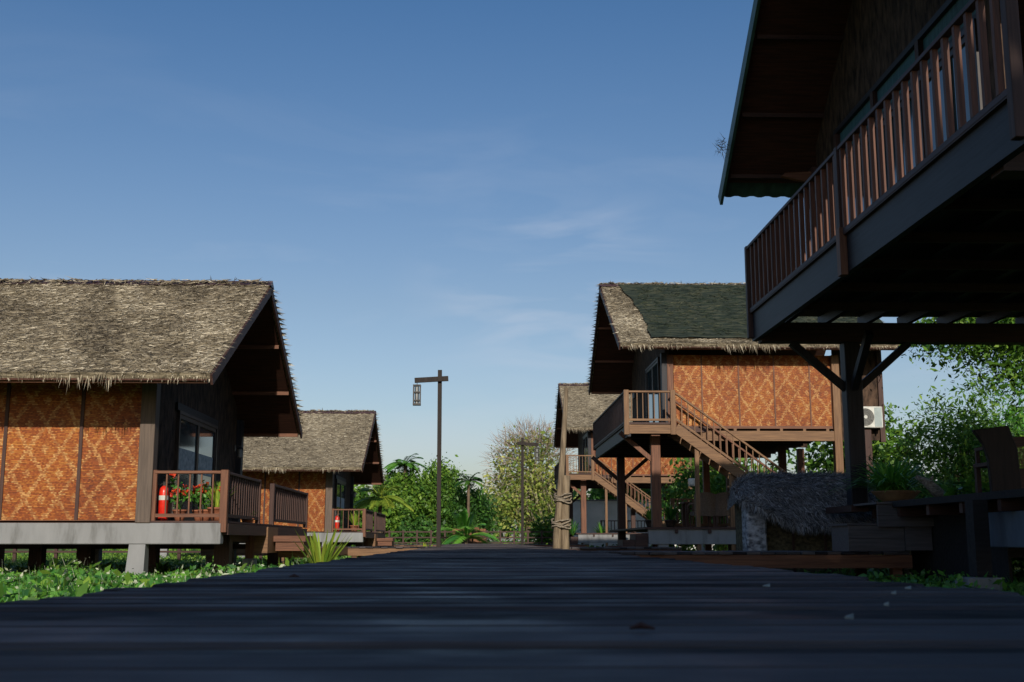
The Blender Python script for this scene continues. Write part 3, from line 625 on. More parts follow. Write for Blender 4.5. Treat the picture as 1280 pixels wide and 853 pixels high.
    if near:
        post(6.14, 18.86, WS, .27, zt-.501, .72); post(6.14, 9.9, WS, .27, zt-.501, .72); post(10.8, 18.86, WS, .27, zt-.501, .72); post(10.8, 9.9, WS, .27, zt-.501, .72)
        # lower platform
        box('platform', M['charcoal'], h, 6.02, 13, 9.6, 19.3, .64, .73)
        box('platform', W[0], h, 5.74, 6.015, 17.95, 19.3, .60, .70)
        box('concrete_beam', M['blue_concrete'], h, 6.22, 6.45, 9.8, 14.59, .08, .50, bevel=.01); box('concrete_beam', M['concrete'], h, 6.46, 12.8, 18.7, 18.95, .08, .5)
        for y in np.arange(10.2, 19, 1.1): box('joist', W[0], h, 6.06, 12.8, y-.05, y+.05, .502, .638)
        box('platform_post', M['charcoal'], h, 5.84, 6.02, 13.72, 13.95, -.26, .638); box('pier_block', M['concrete'], h, 5.66, 6.06, 13.55, 13.95, GZ-.1, -.265, bevel=.012)
        for y in (10.1, 18.3): box('pillar', M['concrete'], h, 6.5, 6.8, y-.15, y+.15, GZ-.1, .5)
        MB().box(5.38, 6.20, 17.02, 17.06, .005, .19).box(5.38, 6.20, 17.02, 17.06, .196, .375).box(5.36, 6.22, 17.0, 17.95, .38, .41).box(5.4, 6.2, 17.065, 17.9, .005, .378).build('step', WG[0], h)
        MB().box(5.80, 6.62, 16.94, 16.98, .36, .52).box(5.80, 6.62, 16.94, 16.98, .526, .68).box(5.78, 6.64, 16.92, 17.98, .685, .715).box(6.21, 6.6, 16.99, 17.94, .02, .68).build('step', WG[0], h)
        box('skirting', M['charcoal'], h, 6.62, 6.66, 14.6, 17.9, -.42, .638); box('skirting', M['charcoal'], h, 6.662, 7.3, 14.6, 14.64, -.05, .638)
    else:
        post(XW-.45, YB-.2, W, .26, zt-.302, GZ, ((-1, 0), (1, 0))); post(XW-.42, YW-.45, WB, .26, zt-.162, GZ, ((-1, 0),)); MB().box(XB+.17, XW+1, YW-.55, YW-.35, zt-.16, zt-.003).build('cross_beam', W[0], h)
        for x, y, m in ((XW+2.5, YB-.2, WB), (XW+5.8, YB-.2, WB), (XW+2.5, YW+3.5, W), (XW+5.8, YW+.3, W), (XW+4.3, YW+4, WB)): post(x, y, m, .22, zt-.003, GZ, False)
        # ground floor terrace
        xs0 = XW-.75
        box('concrete_beam', M['concrete'], h, xs0, xo, YW-1.15, YW-.95, .06, .46, bevel=.01)
        box('terrace', W[0], h, xs0-.1, xo, YW-1.2, YB, .464, .52)
        for x in (XW-.35, XW+2.5, XW+5.2): box('pillar', M['concrete'], h, x-.14, x+.14, YW-1.12, YW-.98, GZ-.1, .058)
        for x in np.arange(XW, xo-.2, .9): box('joist_end', W[1], h, x-.04, x+.04, YW-1.22, YW-1.155, .36, .46)
        s_ = MB(); 
        for k in range(3): s_.box(xs0-.35*(3-k)+.0, xs0-.35*(2-k)-.012, YW-1.1, YW+.1, GZ if k < 0 else -.05, .02+.16*k)
        s_.build('step', W[0], h)
        # terrace balustrade at the back
        railing(h, (XW+1.2, YB-.5), (xo-.3, YB-.5), .52, 1.25, 26, (True, True), .04, .04, W, .09)
    return h
R1 = house_right(-21.4, .6, 4.16, 5.65, 4.47, 'near two-storey house at upper right, long dark balcony with wooden balusters overhead', 0, near=True)
R2 = house_right(0, 0, 3.9, 5.3, 3.95, 'two-storey thatched house on posts at right, green net over its roof, outdoor stair', 330)
R3 = house_right(24.4, 0, 4.2, 5.45, 4.15, 'farthest two-storey thatched house on the right, half hidden behind the leaning logs', 130)
wall_lamp('small lantern on the gable wall of the net-roofed house', 5.24, 38.0, 5.0, -1, 'wall lanterns on the gable walls')
wall_lamp('glass lantern under the eave above the near right balcony', 5.54, 18.3, 5.75, -1, 'wall lanterns on the gable walls')

# air conditioner
t = thing('air_conditioner', 'white outdoor air conditioner unit on the dark wall of the net-roofed house', 'air conditioner', (11.05, 33.0, 3.3))
x0, x1, z0, z1, yy = 10.74, 11.52, 3.34, 3.95, 32.78
box('casing', M['white'], t, x0, x1, yy, yy+.32, z0, z1, bevel=.015)
f = MB(); cx, cz = x0+.28, (z0+z1)/2
for k in range(5):
    r_ = .05+.048*k; pts = [(cx+r_*math.cos(a), yy-.012, cz+r_*math.sin(a)) for a in np.linspace(0, 2*math.pi, 25)]; f.tube(pts, .006, 4, False)
for a in np.linspace(0, math.pi, 7)[:-1]: f.beam((cx-.25*math.cos(a), yy-.012, cz-.25*math.sin(a)), (cx+.25*math.cos(a), yy-.012, cz+.25*math.sin(a)), .008, .008)
f.build('fan_grille', M['grey'], t)
MB().tube([(cx, yy-.004, cz), (cx, yy-.001, cz)], .25, 24).build('fan_opening', M['grey'], t)
MB().tube([(cx, yy-.03, cz), (cx, yy-.018, cz)], .05, 12).build('fan_hub', M['white'], t)
box('side_panel', mat('grey_green', (.36, .42, .42), (.28, .33, .33), 5), t, x0+.54, x1-.03, yy-.006, yy-.001, z0+.03, z1-.03)
MB().box(x0+.05, x0+.09, yy, yy+.4, z0-.05, z0-.001).box(x1-.09, x1-.05, yy, yy+.4, z0-.05, z0-.001).build('bracket', M['black'], t)

# ------------------------------------------------------------------ lamps on posts
def lamp_post(x, y, h, s, label):
    t = thing('lamp_post', label, 'lamp post', (x, y, 0), 'wooden lamp posts beside the boardwalk')
    MB().beam((x, y, -.3), (x+.01*s, y, h), .10, .10).build('post', M['near_black'], t)
    MB().beam((x-s*.20, y-.1, h-.22), (x+s*.62, y-.1, h-.27), .075, .12).build('arm', M['near_black'], t)
    lx = x+s*.56; zt = h-.38
    MB().tube([(lx, y-.1, h-.33), (lx, y-.1, zt)], .008, 5).build('hook', M['black'], t)
    ln = MB().box(lx-.095, lx+.095, y-.195, y-.005, zt-.03, zt).box(lx-.095, lx+.095, y-.195, y-.005, zt-.5, zt-.46)
    for a in (-1, 1):
        for b in (-1, 1): ln.box(lx+a*.08-.013, lx+a*.08+.013, y-.1+b*.08-.013, y-.1+b*.08+.013, zt-.46, zt-.03)
    ln.box(lx-.09, lx+.09, y-.19, y-.01, zt-.20, zt-.17).box(lx-.09, lx+.09, y-.19, y-.01, zt-.40, zt-.37)
    l = ln.build('lantern_frame', M['black'], t)
    MB().tube([(lx, y-.1, zt-.458), (lx, y-.1, zt-.05)], .05, 10).build('lamp_glass', M['steel'], l)
lamp_post(-.98, 28.2, 4.28, -1, 'nearer wooden lamp post by the boardwalk, its lantern hanging to the left')
lamp_post(1.62, 44.5, 4.05, 1, 'farther wooden lamp post by the boardwalk, its lantern hanging to the right')

# leaning logs bound with rope
t = thing('bound_logs', 'two pale weathered logs tied with rope at the boardwalk edge, one tall and leaning', 'log post', (1.9, 24, 0))
MB().tube([(1.56, 23.95, GZ), (1.58, 23.95, .3), (1.64, 23.95, 1.0), (1.72, 23.97, 2.1), (1.80, 24.0, 3.3)], [.10, .085, .07, .06, .045], 10).build('tall_log', M['log'], t, True)
MB().tube([(1.74, 23.98, GZ), (1.74, 23.98, .3), (1.77, 23.98, 1.2), (1.79, 23.98, 1.48)], [.11, .09, .08, .075], 10).build('short_log', M['log'], t, True)
for zc in (.50, 1.02):
    rp_ = MB()
    for k in range(4):
        z = zc+.045*k-.07; pts = [(1.665+.04*(zc > .9)+.195*math.cos(a)*(1-.1*(zc > .9)), 23.96+.125*math.sin(a), z+.03*math.sin(a*2+k)+random.uniform(-.012, .012)) for a in np.linspace(0, 2*math.pi, 19)]
        rp_.tube(pts, .016, 6, False)
    rp_.build('rope', M['rope'], t, True)

# ------------------------------------------------------------------ thatched hut beside the right walkway
t = thing('thatched_hut', 'low hut with shaggy grey thatch and a grey stone corner pillar beside the right walkway', 'hut', (5.5, 20.4, GZ))
box('stone_pillar', M['stone'], t, 4.52, 4.86, 19.75, 20.15, GZ, .83, bevel=.03)
MB().box(4.865, 6.5, 19.95, 20.02, GZ, .95).box(4.6, 4.7, 20.16, 21.0, GZ, .9).build('wall', mat('dark_matting', (.12, .10, .055), (.03, .026, .016), 14, (1, 1, 1.5), .85, .6), t)
for x in (5.35, 5.9): box('batten', W[2], t, x-.02, x+.02, 19.92, 19.948, GZ, .9)
prof = [(19.45, .42), (19.6, .72), (19.85, 1.02), (20.2, 1.22), (20.5, 1.27), (20.9, 1.16), (21.3, .9)]
m = MB(); nx = 24; vs = []
for i in range(nx+1):
    u = i/nx; x = 4.42+2.3*u
    for (y, z) in prof:
        e = max(0, 1-u*7.0); vs.append((x+.03*noise.noise(Vector((x*3, y*3, 0))), y+(20.3-y)*.5*e*e, (z+(.03 if u > .1 else 0)-(.22*e*e) if y > 19.7 else max(z, .42+.42*max(0, 1-u*2.8)))+.03*noise.noise(Vector((x*3, y*3, z*3)))))
q = len(prof); m.add(vs, [(i*q+j, (i+1)*q+j, (i+1)*q+j+1, i*q+j+1) for i in range(nx) for j in range(q-1)]+[tuple(range(q))], .3)
ht = m.build('thatch', mat('grey_thatch', (.26, .26, .27), (.07, .07, .075), 9, (1, 2, 3), .95, .8, .1, 8, bdist=.04), t)
A = np.array(vs).reshape(nx+1, q, 3); cnt = 14000; ui = rng.random(cnt)*(nx-.001); vj = rng.random(cnt)*(q-1.001); i0 = ui.astype(int); j0 = vj.astype(int); fu = (ui-i0)[:, None]; fv = (vj-j0)[:, None]
P0 = (A[i0, j0]*(1-fu)+A[i0+1, j0]*fu)*(1-fv)+(A[i0, j0+1]*(1-fu)+A[i0+1, j0+1]*fu)*fv
dd = unit(A[i0, j0]-A[i0, j0+1]); nrm = unit(np.cross(A[i0+1, j0]-A[i0, j0], A[i0, j0+1]-A[i0, j0]))
d = unit(dd*.9+np.array([.35, 0, 0])+nrm*(.08+.25*rng.random(cnt))[:, None]+rng.normal(0, .3, (cnt, 3))); P0 = P0+nrm*.01
np_mesh('loose_straw', blades(P0, d, .07+.12*rng.random(cnt), .008+.009*rng.random(cnt)), 3, M['straw_grey'], ht)
c2 = 1500; u = rng.random(c2)*(nx-.01); i0 = u.astype(int); P0 = A[i0, 0]*(1-(u-i0))[:, None]+A[i0+1, 0]*(u-i0)[:, None]
np_mesh('fringe', blades(P0, unit(np.array([.1, -.1, -1.])+rng.normal(0, .3, (c2, 3))), .06+.16*rng.random(c2), .012+.01*rng.random(c2)), 3, M['straw_grey'], ht)

# ------------------------------------------------------------------ plants
def tuft(name, label, cat, x, y, z, nbl, ln, wd, m, spread=.9, droop=.35, group=None, parent=None, pot=None, seg=5, r0=.05):
    t = parent or thing(name, label, cat, (x, y, z), group)
    a = rng.random(nbl)*2*math.pi; tilt = spread*rng.random(nbl)**.7
    d = np.stack([np.cos(a)*np.sin(tilt), np.sin(a)*np.sin(tilt), np.cos(tilt)], 1)
    b = np.stack([x+r0*np.cos(a)*rng.random(nbl), y+r0*np.sin(a)*rng.random(nbl), np.full(nbl, z)], 1)
    l = ln*(.55+.45*rng.random(nbl)); V = arcs(b, d, l, wd*(.7+.5*rng.random(nbl)), droop, seg)
    np_mesh('foliage', V, 4, M[m], t, np.tile(rng.random(nbl), seg)); return t
def pot(parent, x, y, z, r, h, m='terracotta', name='pot', bowl=False):
    pr = [(r*.62, 0), (r*.8, h*.4), (r, h*.85), (r*1.08, h*.86), (r*1.08, h), (r*.9, h), (r*.85, h*.8)] if not bowl else [(r*.45, 0), (r*.8, h*.5), (r, h*.9), (r*1.05, h), (r*.95, h), (r*.9, h*.8)]
    return MB().lathe(pr, (x, y, z)).build(name, M[m], parent, True)
def clump(cs, per, spread, size, m, parent, name='foliage', asp=.5, up=.35):
    cs = np.asarray(cs); c = np.repeat(cs, per, 0)+rng.normal(0, 1, (len(cs)*per, 3))*spread
    r = np.clip(np.repeat(rng.random(len(cs)), per)*.6+rng.random(len(c))*.4, 0, 1)
    return np_mesh(name, leafquads(c, size, up, asp), 4, M[m], parent, r)
def tree(name, label, x, y, h, blobs, ncl, per, size, m, trunk_r=.15, spread=.28, group=None, asp=.5, twigs=0, cat='tree', z0=GZ):
    """blobs: (dx, dy, dz, rx, ry, rz) ellipsoids of the crown"""
    t = thing(name, label, cat, (x, y, z0), group)
    vol = np.array([b[3]*b[4]*b[5] for b in blobs]); cs = []
    for b, v in zip(blobs, vol/vol.sum()):
        k = max(6, int(ncl*v)); d = unit(rng.normal(size=(k, 3))); rr = rng.random(k)**.42
        f = np.array([.80+.38*noise.noise(Vector((q[0]*2.1+x, q[1]*2.1, q[2]*2.1+b[2]))) for q in d])
        cs.append(np.array([x+b[0], y+b[1], z0+b[2]])+d*(rr*f*1.15)[:, None]*np.array(b[3:6]))
    cs = np.concatenate(cs)
    cr = clump(cs, per, spread, size, m, t, 'crown', asp)
    tb = MB(); top = z0+h*.62; tb.tube([(x, y, z0-.1), (x+.08, y, z0+h*.25), (x-.05, y+.05, top)], [trunk_r, trunk_r*.8, trunk_r*.45], 8)
    for k in range(14):
        q = Vector(cs[random.randrange(len(cs))]); s = Vector((x, y, z0+h*random.uniform(.2, .55))); mid = (s+q)/2+Vector((0, 0, .15*h*.3))
        tb.tube([s, mid, q], [trunk_r*.45, trunk_r*.28, trunk_r*.1], 5)
    tb.build('trunk', M['bark_tree'], t, True)
    if twigs:
        n_ = twigs; b = blobs[0]; d = unit(rng.normal(size=(n_, 3))+np.array([0, -.3, .5])); p = np.array([x+b[0]+.4, y+b[1], z0+b[2]+.5])+d*np.array(b[3:6])*(.6+.45*rng.random(n_))[:, None]
        np_mesh('bare_twigs', blades(p, unit(d+rng.normal(0, .35, (n_, 3))), .5+.7*rng.random(n_), .03+.02*rng.random(n_)), 3, M['twig'], t)
    return t
def palm(name, label, x, y, z0, th, nf, fl, m, tr=.1, group=None, lean=(0, 0), lw=.05, upright=.9):
    t = thing(name, label, 'palm', (x, y, z0), group); top = Vector((x+lean[0], y+lean[1], z0+th))
    if th > .25: MB().tube([(x, y, z0-.1), (x+lean[0]*.3, y+lean[1]*.3, z0+th*.5), top], [tr, tr*.8, tr*.7], 8).build('trunk', M['bark_tree'], t, True)
    for k in range(nf):
        a = 2*math.pi*k/nf+random.uniform(-.3, .3); el = random.uniform(.25, 1.25)*upright; L_ = fl*random.uniform(.8, 1.1)
        dr = Vector((math.cos(a)*math.cos(el), math.sin(a)*math.cos(el), math.sin(el))); pts = []
        for i in range(9):
            u = i/8; q = top+dr*(L_*u); q.z -= .55*L_*u*u*(1.25-el*.4); pts.append(q)
        P = np.array([tuple(q) for q in pts]); n_ = 40; uu = np.repeat(np.linspace(.12, .99, n_), 2); sg = np.tile([-1, 1], n_)
        i0 = np.minimum((uu*8).astype(int), 7); base = P[i0]+(P[i0+1]-P[i0])*(uu*8-i0)[:, None]; tan = unit(P[i0+1]-P[i0]); sd_ = unit(np.cross(tan, np.array([0, 0, 1.])+0*tan))
        ll = fl*.30*np.sin(np.clip(.15+uu*.85, 0, 1)*math.pi*.92)**.6*(.85+.3*rng.random(len(uu))); d = unit(sd_*sg[:, None]+tan*.7+np.array([0, 0, -.35]))
        s2 = unit(np.cross(d, np.array([0, 0, 1.])+0*d)); wv = lw*fl/2*.55
        V = np.stack([base-s2*wv*.4, base+d*(ll*.5)[:, None]-s2*wv, base+d*ll[:, None], base+d*(ll*.5)[:, None]+s2*wv], 1)
        fo = np_mesh('frond', V, 4, M[m], t, np.full(len(V), random.random()))
        MB().tube(pts, [.02*fl*.6]*3+[.012*fl*.6]*3+[.005*fl]*3, 4).build('stem', M[m], fo)
    return t

# --- ground cover
def cover(name, x0, x1, y0, y1, n, h, size, m, label, keep=lambda x, y: True, pw=1.0):
    X = x0+(x1-x0)*rng.random(n); Y = y0+(y1-y0)*rng.random(n)**pw; ok = np.array([keep(a, b) for a, b in zip(X, Y)]); X, Y = X[ok], Y[ok]
    hh = np.array([max(.15, .6+noise.noise(Vector((a*.9, b*.9, 2.)))) for a, b in zip(X, Y)])
    Z = GZ+h*hh*rng.random(len(X))**.6; V = leafquads(np.stack([X, Y, Z], 1), size, .8, .45)
    k = len(X)//2; b = np.stack([X[:k], Y[:k], np.full(k, GZ-.03)], 1); d = unit(rng.normal(0, .35, (k, 3))+np.array([0, 0, 1.])); B = blades(b, d, h*1.2*hh[:k]*(.5+.7*rng.random(k)), np.full(k, size*.35))
    B4 = np.concatenate([B, B[:, 2:3]+.001], 1); o = np_mesh(name, np.concatenate([V, B4]), 4, M[m]); tag(o, label, 'plants', kind='stuff'); return o
offdeck = lambda x, y: not (DX0-.1 < x < DX1+.1)
cover('ground_cover', -13, DX0-.12, 6.5, 20, 34000, .24, .045, 'leaf_lush', 'low bright green leafy plants growing beside the boardwalk on the left', lambda x, y: noise.noise(Vector((x*.6, y*.6, 1))) > -.28)
cover('broad_ground_cover', -13, DX0+.02, 6.5, 19, 3600, .34, .065, 'leaf', 'larger dark green leaves among the low plants on the left', lambda x, y: noise.noise(Vector((x*.8, y*.8, 5))) > -.05)
cover('flowering_ground_cover', -9, DX0-.2, 11, 20, 1500, .34, .028, 'pale', 'tiny pale flowers scattered among the low plants on the left')
cover('grass', -26, -1.5, 20, 60, 30000, .16, .05, 'leaf', 'grass growing under and behind the left houses')
cover('ground_cover', DX1+.15, 9, 8, 30, 26000, .26, .045, 'leaf_lush', 'low green plants growing beside the boardwalk on the right', lambda x, y: not (16.9 < y < 19 and x < 6.3))
cover('flowering_ground_cover', 3.0, 7.5, 17.5, 26, 500, .36, .024, 'pale', 'tiny pale flowers under the right walkway', lambda x, y: y > 19.2)
cover('grass', 1.9, 26, 30, 75, 26000, .16, .06, 'leaf', 'grass growing round the right houses')
cover('grass', -22, 16, 62, 82, 16000, .45, .10, 'leaf', 'rough grass beyond the far end of the boardwalk')
tuft('strap_leaf_plant', 'bright yellow-green strap-leaved plant standing at the left edge of the boardwalk', 'plant', -3.0, 22.4, GZ, 40, 1.2, .075, 'leaf_bright', .75, .12)
for i, (x, y, l, mm, lab) in enumerate(((-7.4, 17.0, .75, 'leaf_lush', 'tall narrow-leaved green plant under the beam of the nearest left house, far left'), (-6.7, 15.4, .55, 'leaf_lush', 'broad clump of strap leaves in the low plants at far left'))):
    tuft('leafy_clump', lab, 'plant', x, y, GZ, 26, l, .06, mm, .6, .3)
for i, (x, y) in enumerate(((-6.9, 21.6), (-8.1, 22.0), (-9.0, 21.4), (-6.1, 22.8))):
    tuft('shaded_fern', 'dark fern clump under the nearest left house, '+('just left of the tapered concrete pillar', 'between two dark stilts', 'farthest to the left', 'right behind the tapered concrete pillar')[i], 'plant', x, y, GZ, 60, .6, .05, 'leaf_dark', 1.1, .5, group='ferns under the nearest left house')
tuft('agave', 'small pale agave on the grass just left of the nearer lamp post', 'plant', -2.05, 45, GZ, 14, .8, .10, 'leaf_bright', 1.1, .05)
tuft('yellow_leaf', 'dry yellow-brown leaf blades sticking up among the plants at far left', 'plant', -6.05, 14.8, GZ, 5, .42, .05, 'leaf_yellow', .4, .1)

# balcony pots on the left houses
def extinguisher(x, y, z, label):
    t = thing('fire_extinguisher', label, 'fire extinguisher', (x, y, z), 'red fire extinguishers on the left balconies')
    MB().lathe([(.07, 0), (.085, .02), (.085, .5), (.07, .57), (.03, .61)], (x, y, z), 16).build('cylinder', M['red'], t, True)
    MB().lathe([(.03, .61), (.03, .66), (.02, .68)], (x, y, z), 10).box(x-.02, x+.12, y-.012, y+.012, z+.665, z+.685).box(x-.02, x+.10, y-.012, y+.012, z+.70, z+.72).build('valve_handle', M['black'], t)
    MB().tube([(x-.03, y, z+.65), (x-.11, y-.02, z+.6), (x-.115, y-.02, z+.25)], .012, 6).build('hose', M['black'], t)
    MB().lathe([(.0875, .36), (.0875, .44)], (x, y, z), 16).build('label_band', M['white'], t)
extinguisher(-5.55, 20.72, .5, 'red fire extinguisher in the left corner of the nearest balcony, beside potted flowers')
extinguisher(-5.5, 45.5, .5, 'red fire extinguisher on the balcony of the farther left house')
for i, (x, y, lab) in enumerate(((-5.32, 20.95, 'potted plant with red flowers right beside the fire extinguisher'), (-5.02, 21.15, 'potted plant with red flowers in the middle of the nearest left balcony'), (-4.86, 20.9, 'low potted plant with orange-red flowers next to the tall green potted plant'))):
    t = thing('flower_pot', lab, 'potted plant', (x, y, .5), 'potted red flowers on the nearest left balcony')
    pot(t, x, y, .5, .12, .2)
    cs = np.array([x, y, 1.0])+rng.normal(0, 1, (26, 3))*np.array([.13, .1, .10])-np.array([0, 0, .06]); clump(cs, 14, .035, .032, 'leaf_lush', t)
    clump(cs[:9]+np.array([0, -.07, .08]), 16, .022, .024, 'petal', t, 'blossom', .8)
    b = MB()
    for k in range(6): b.tube([(x, y, .68), tuple(cs[k])], .006, 4)
    b.build('stem', M['leaf_dark'], t)
def potplant(x, y, z, label, h=.62, r=.15, m='leaf_bright', pm='terracotta', nb=48, group=None, wd=.035, spread=.7):
    t = thing('potted_plant', label, 'potted plant', (x, y, z), group); pot(t, x, y, z, r, r*1.4, pm); 
    tuft('', '', '', x, y, z+r*1.25, nb, h, wd, m, spread, .3, parent=t); return t
potplant(-4.63, 20.85, .5, 'tall green and yellow potted plant in the corner of the nearest left balcony', .8, .17)
t = potplant(-4.50, 22.9, .42, 'small green potted plant at the side railing of the nearest left balcony', .3, .12, 'leaf_lush')
potplant(-4.85, 45.6, .5, 'green potted plant on the balcony of the farther left house', .95, .17, 'leaf_bright', nb=70)
# grey driftwood and planted bowl on the near right platform
t = thing('planted_bowl', 'fountain of long green leaves in a wide bowl on the near right platform', 'potted plant', (6.55, 17.9, .73))
pot(t, 6.5, 18.1, .73, .36, .19, 'bowl_clay', 'bowl', True)
tuft('', '', '', 6.45, 18.1, .86, 260, 1.35, .042, 'leaf_fresh', 1.05, .5, parent=t, r0=.16)
t = thing('driftwood', 'grey knobbly piece of driftwood leaning beside the planted bowl', 'driftwood', (6.9, 17.6, .73))
MB().tube([(6.62, 17.55, 1.12), (6.78, 17.5, 1.02), (6.9, 17.5, .9), (7.05, 17.55, .80)], [.03, .07, .09, .075], 9).tube([(6.8, 17.5, 1.0), (6.84, 17.44, 1.12)], [.04, .015], 6).build('branch', M['driftwood'], t, True)
t = thing('broadleaf_plant', 'low broad-leaved plant at the edge of the near right platform', 'plant', (7.1, 16.6, .73))
clump(np.array([7.15, 16.9, .86])+rng.normal(0, 1, (16, 3))*np.array([.2, .12, .05]), 5, .05, .085, 'leaf_lush', t, asp=.6, up=1.2)

# carved slab chair and cane bench on the near right platform
t = thing('slab_chair', 'dark carved wooden chair with a tall flaring slab back on the near right platform', 'chair', (6.75, 15.2, .73))
MB().prism([(6.50, 1.60), (6.98, 1.66), (7.03, 1.50), (7.08, 1.34), (7.10, .75), (6.70, .75), (6.68, 1.22), (6.62, 1.42)], 1, 15.1, 15.18).build('backrest', M['near_black'], t, bevel=.012)
box('seat', W[0], t, 6.72, 7.1, 15.185, 15.7, 1.13, 1.19, bevel=.01)
for x in (6.76, 7.06):
    box('leg', W[2], t, x-.03, x+.03, 15.62, 15.69, .73, 1.128); MB().box(x-.025, x+.025, 15.185, 15.66, 1.36, 1.40).box(x-.025, x+.025, 15.60, 15.65, 1.191, 1.358).build('armrest', W[1], t)
t = thing('cane_bench', 'dark bench with a cane lattice back at the right edge behind the slab chair', 'bench', (8.0, 16.2, .73))
MB().beam((7.28, 16.0, 1.50), (9.4, 16.0, 1.66), .07, .14).build('top_rail', W[0], t)
for x in (7.36, 8.1, 8.85): box('post', W[2], t, x-.04, x+.04, 15.96, 16.04, .73, 1.47+(x-7.3)*.07)
la = MB()
for k in range(17):
    z = 1.17+.02*k; la.box(7.4, 8.06, 15.99, 15.996, z, z+.008)
for k in range(33): x = 7.41+.02*k; la.box(x, x+.007, 15.997, 16.003, 1.16, 1.5)
la.build('cane_lattice', WL[2], t)
la = MB()
for k in range(17):
    z = 1.17+.02*k; la.box(8.14, 8.81, 15.99, 15.996, z, z+.008)
for k in range(33): x = 8.15+.02*k; la.box(x, x+.007, 15.997, 16.003, 1.16, 1.55)
la.build('cane_lattice', WL[2], t)
box('seat', W[0], t, 7.32, 9.3, 16.05, 16.6, 1.08, 1.14)
box('lower_panel', W[0], t, 7.4, 8.8, 15.98, 16.02, .78, 1.15)

# rattan armchairs, table and lantern on the terrace of the net-roofed house
def armchair(x, y, z, label, rz=0.):
    t = thing('rattan_armchair', label, 'armchair', (x, y, z), 'rattan armchairs on the right terrace')
    ca, sa = math.cos(rz), math.sin(rz); T = lambda a, b, c: (x+a*ca-b*sa, y+a*sa+b*ca, z+c)
    bk = []; nn = 9
    b = MB(); vs = []
    for i in range(nn):
        u = -1+2*i/(nn-1); yy = -.30+.10*u*u
        for (zz, oy) in ((.32, 0), (.98-.06*u*u, -.08)): vs.append(T(.30*u*(1.0+.06*(zz > .5)), yy+oy, zz)); vs.append(T(.30*u*(1.0+.06*(zz > .5)), yy+oy+.04, zz))
    fs = []
    for i in range(nn-1): a = i*4; fs += [(a, a+4, a+6, a+2), (a+1, a+3, a+7, a+5), (a+2, a+6, a+7, a+3), (a, a+1, a+5, a+4)]
    fs += [(0, 2, 3, 1), ((nn-1)*4, (nn-1)*4+1, (nn-1)*4+3, (nn-1)*4+2)]
    b.add(vs, fs).build('backrest', M['rattan'], t)
    MB().beam(T(0, -.2, .38), T(0, .32, .40), .56, .12).build('seat', M['rattan'], t, bevel=.01)
    for s in (-1, 1):
        MB().tube([T(s*.31, -.22, .66), T(s*.33, .1, .66), T(s*.32, .30, .60), T(s*.30, .33, .42)], .035, 7).build('armrest', M['rattan'], t, True)
        for q in (-.22, .28): MB().beam(T(s*.27, q, 0), T(s*.26, q, .33), .04, .04).build('leg', W[2], t)
t = thing('terrace_railing', 'short wooden railing behind the rattan armchairs on the right terrace', 'railing', (7.0, 34.8, .52))
railing(t, (5.75, 34.8), (8.2, 34.8), .52, 1.4, 15, (True, True), .05, .05, WL, .12)
armchair(6.3, 33.0, .52, 'rattan armchair on the right terrace, the left one of the pair, back to the viewer', .12)
armchair(6.95, 33.0, .52, 'rattan armchair on the right terrace, next to the thatched hut', -.1)
t = thing('terrace_table', 'dark wooden table behind the rattan armchairs on the right terrace', 'table', (6.6, 34.0, .52))
box('tabletop', W[0], t, 5.9, 7.5, 33.7, 34.4, 1.22, 1.27, bevel=.006)
for x in (6.0, 7.4):
    for y in (33.78, 34.3): box('leg', W[2], t, x-.04, x+.04, y-.04, y+.04, .52, 1.218)
t = thing('hanging_lantern', 'white cylindrical lantern hanging beside the stair post of the net-roofed house', 'lantern', (5.9, 32.0, 1.65))
MB().lathe([(.09, 0), (.115, .02), (.115, .20), (.09, .22)], (5.85, 32.0, 1.63), 16).build('lamp_shade', M['lantern'], t, True)
MB().tube([(5.85, 32, 1.85), (5.85, 32, 2.62)], .006, 4).build('cord', M['black'], t)
for i, (x, y, h, r, mm, lab) in enumerate(((5.55, 34.0, .8, .17, 'leaf_lush', 'leafy potted plant behind the front post of the right terrace'), (4.85, 33.2, .5, .16, 'leaf_lush', 'low potted plant at the left end of the right terrace'))):
    potplant(x, y, .52, lab, h, r, mm, 'potdark', 70, wd=.06)
for i, (x, y, h, lab) in enumerate(((4.05, 30.9, .55, 'green grassy tuft at the foot of the terrace steps on the right'), (4.55, 57.2, 1.3, 'tall spiky plant beside the steps of the farthest right house'), (4.9, 52.5, .8, 'pale spiky plant in front of the farthest right house'), (5.9, 56.8, 1.1, 'arching green plant under the stair of the farthest right house'))):
    tuft('spiky_plant', lab, 'plant', x, y, GZ if i in (0, 2) else .4, 50, h, .05, 'leaf_lush', .95, .3)
for i, x in enumerate((5.7, 6.4, 7.0, 7.7)):
    tuft('striped_plant', 'variegated yellow-green plant under the right terrace beam, '+('beside the front pillar', 'second from the front pillar', 'third from the front pillar', 'farthest right near the hut')[i], 'plant', x, 33.2, GZ, 30, .55, .07, 'leaf_bright', 1.2, .4, group='variegated plants under the right terrace')
# white wall in the background
t = thing('white_wall', 'low whitewashed wall behind the farthest right house', 'wall', (10, 67, GZ)); box('wall_body', M['whitewall'], t, 4.6, 20, 67, 67.2, GZ-.1, 2.4); box('coping', M['concrete'], t, 4.55, 20.05, 66.95, 67.25, 2.402, 2.48)

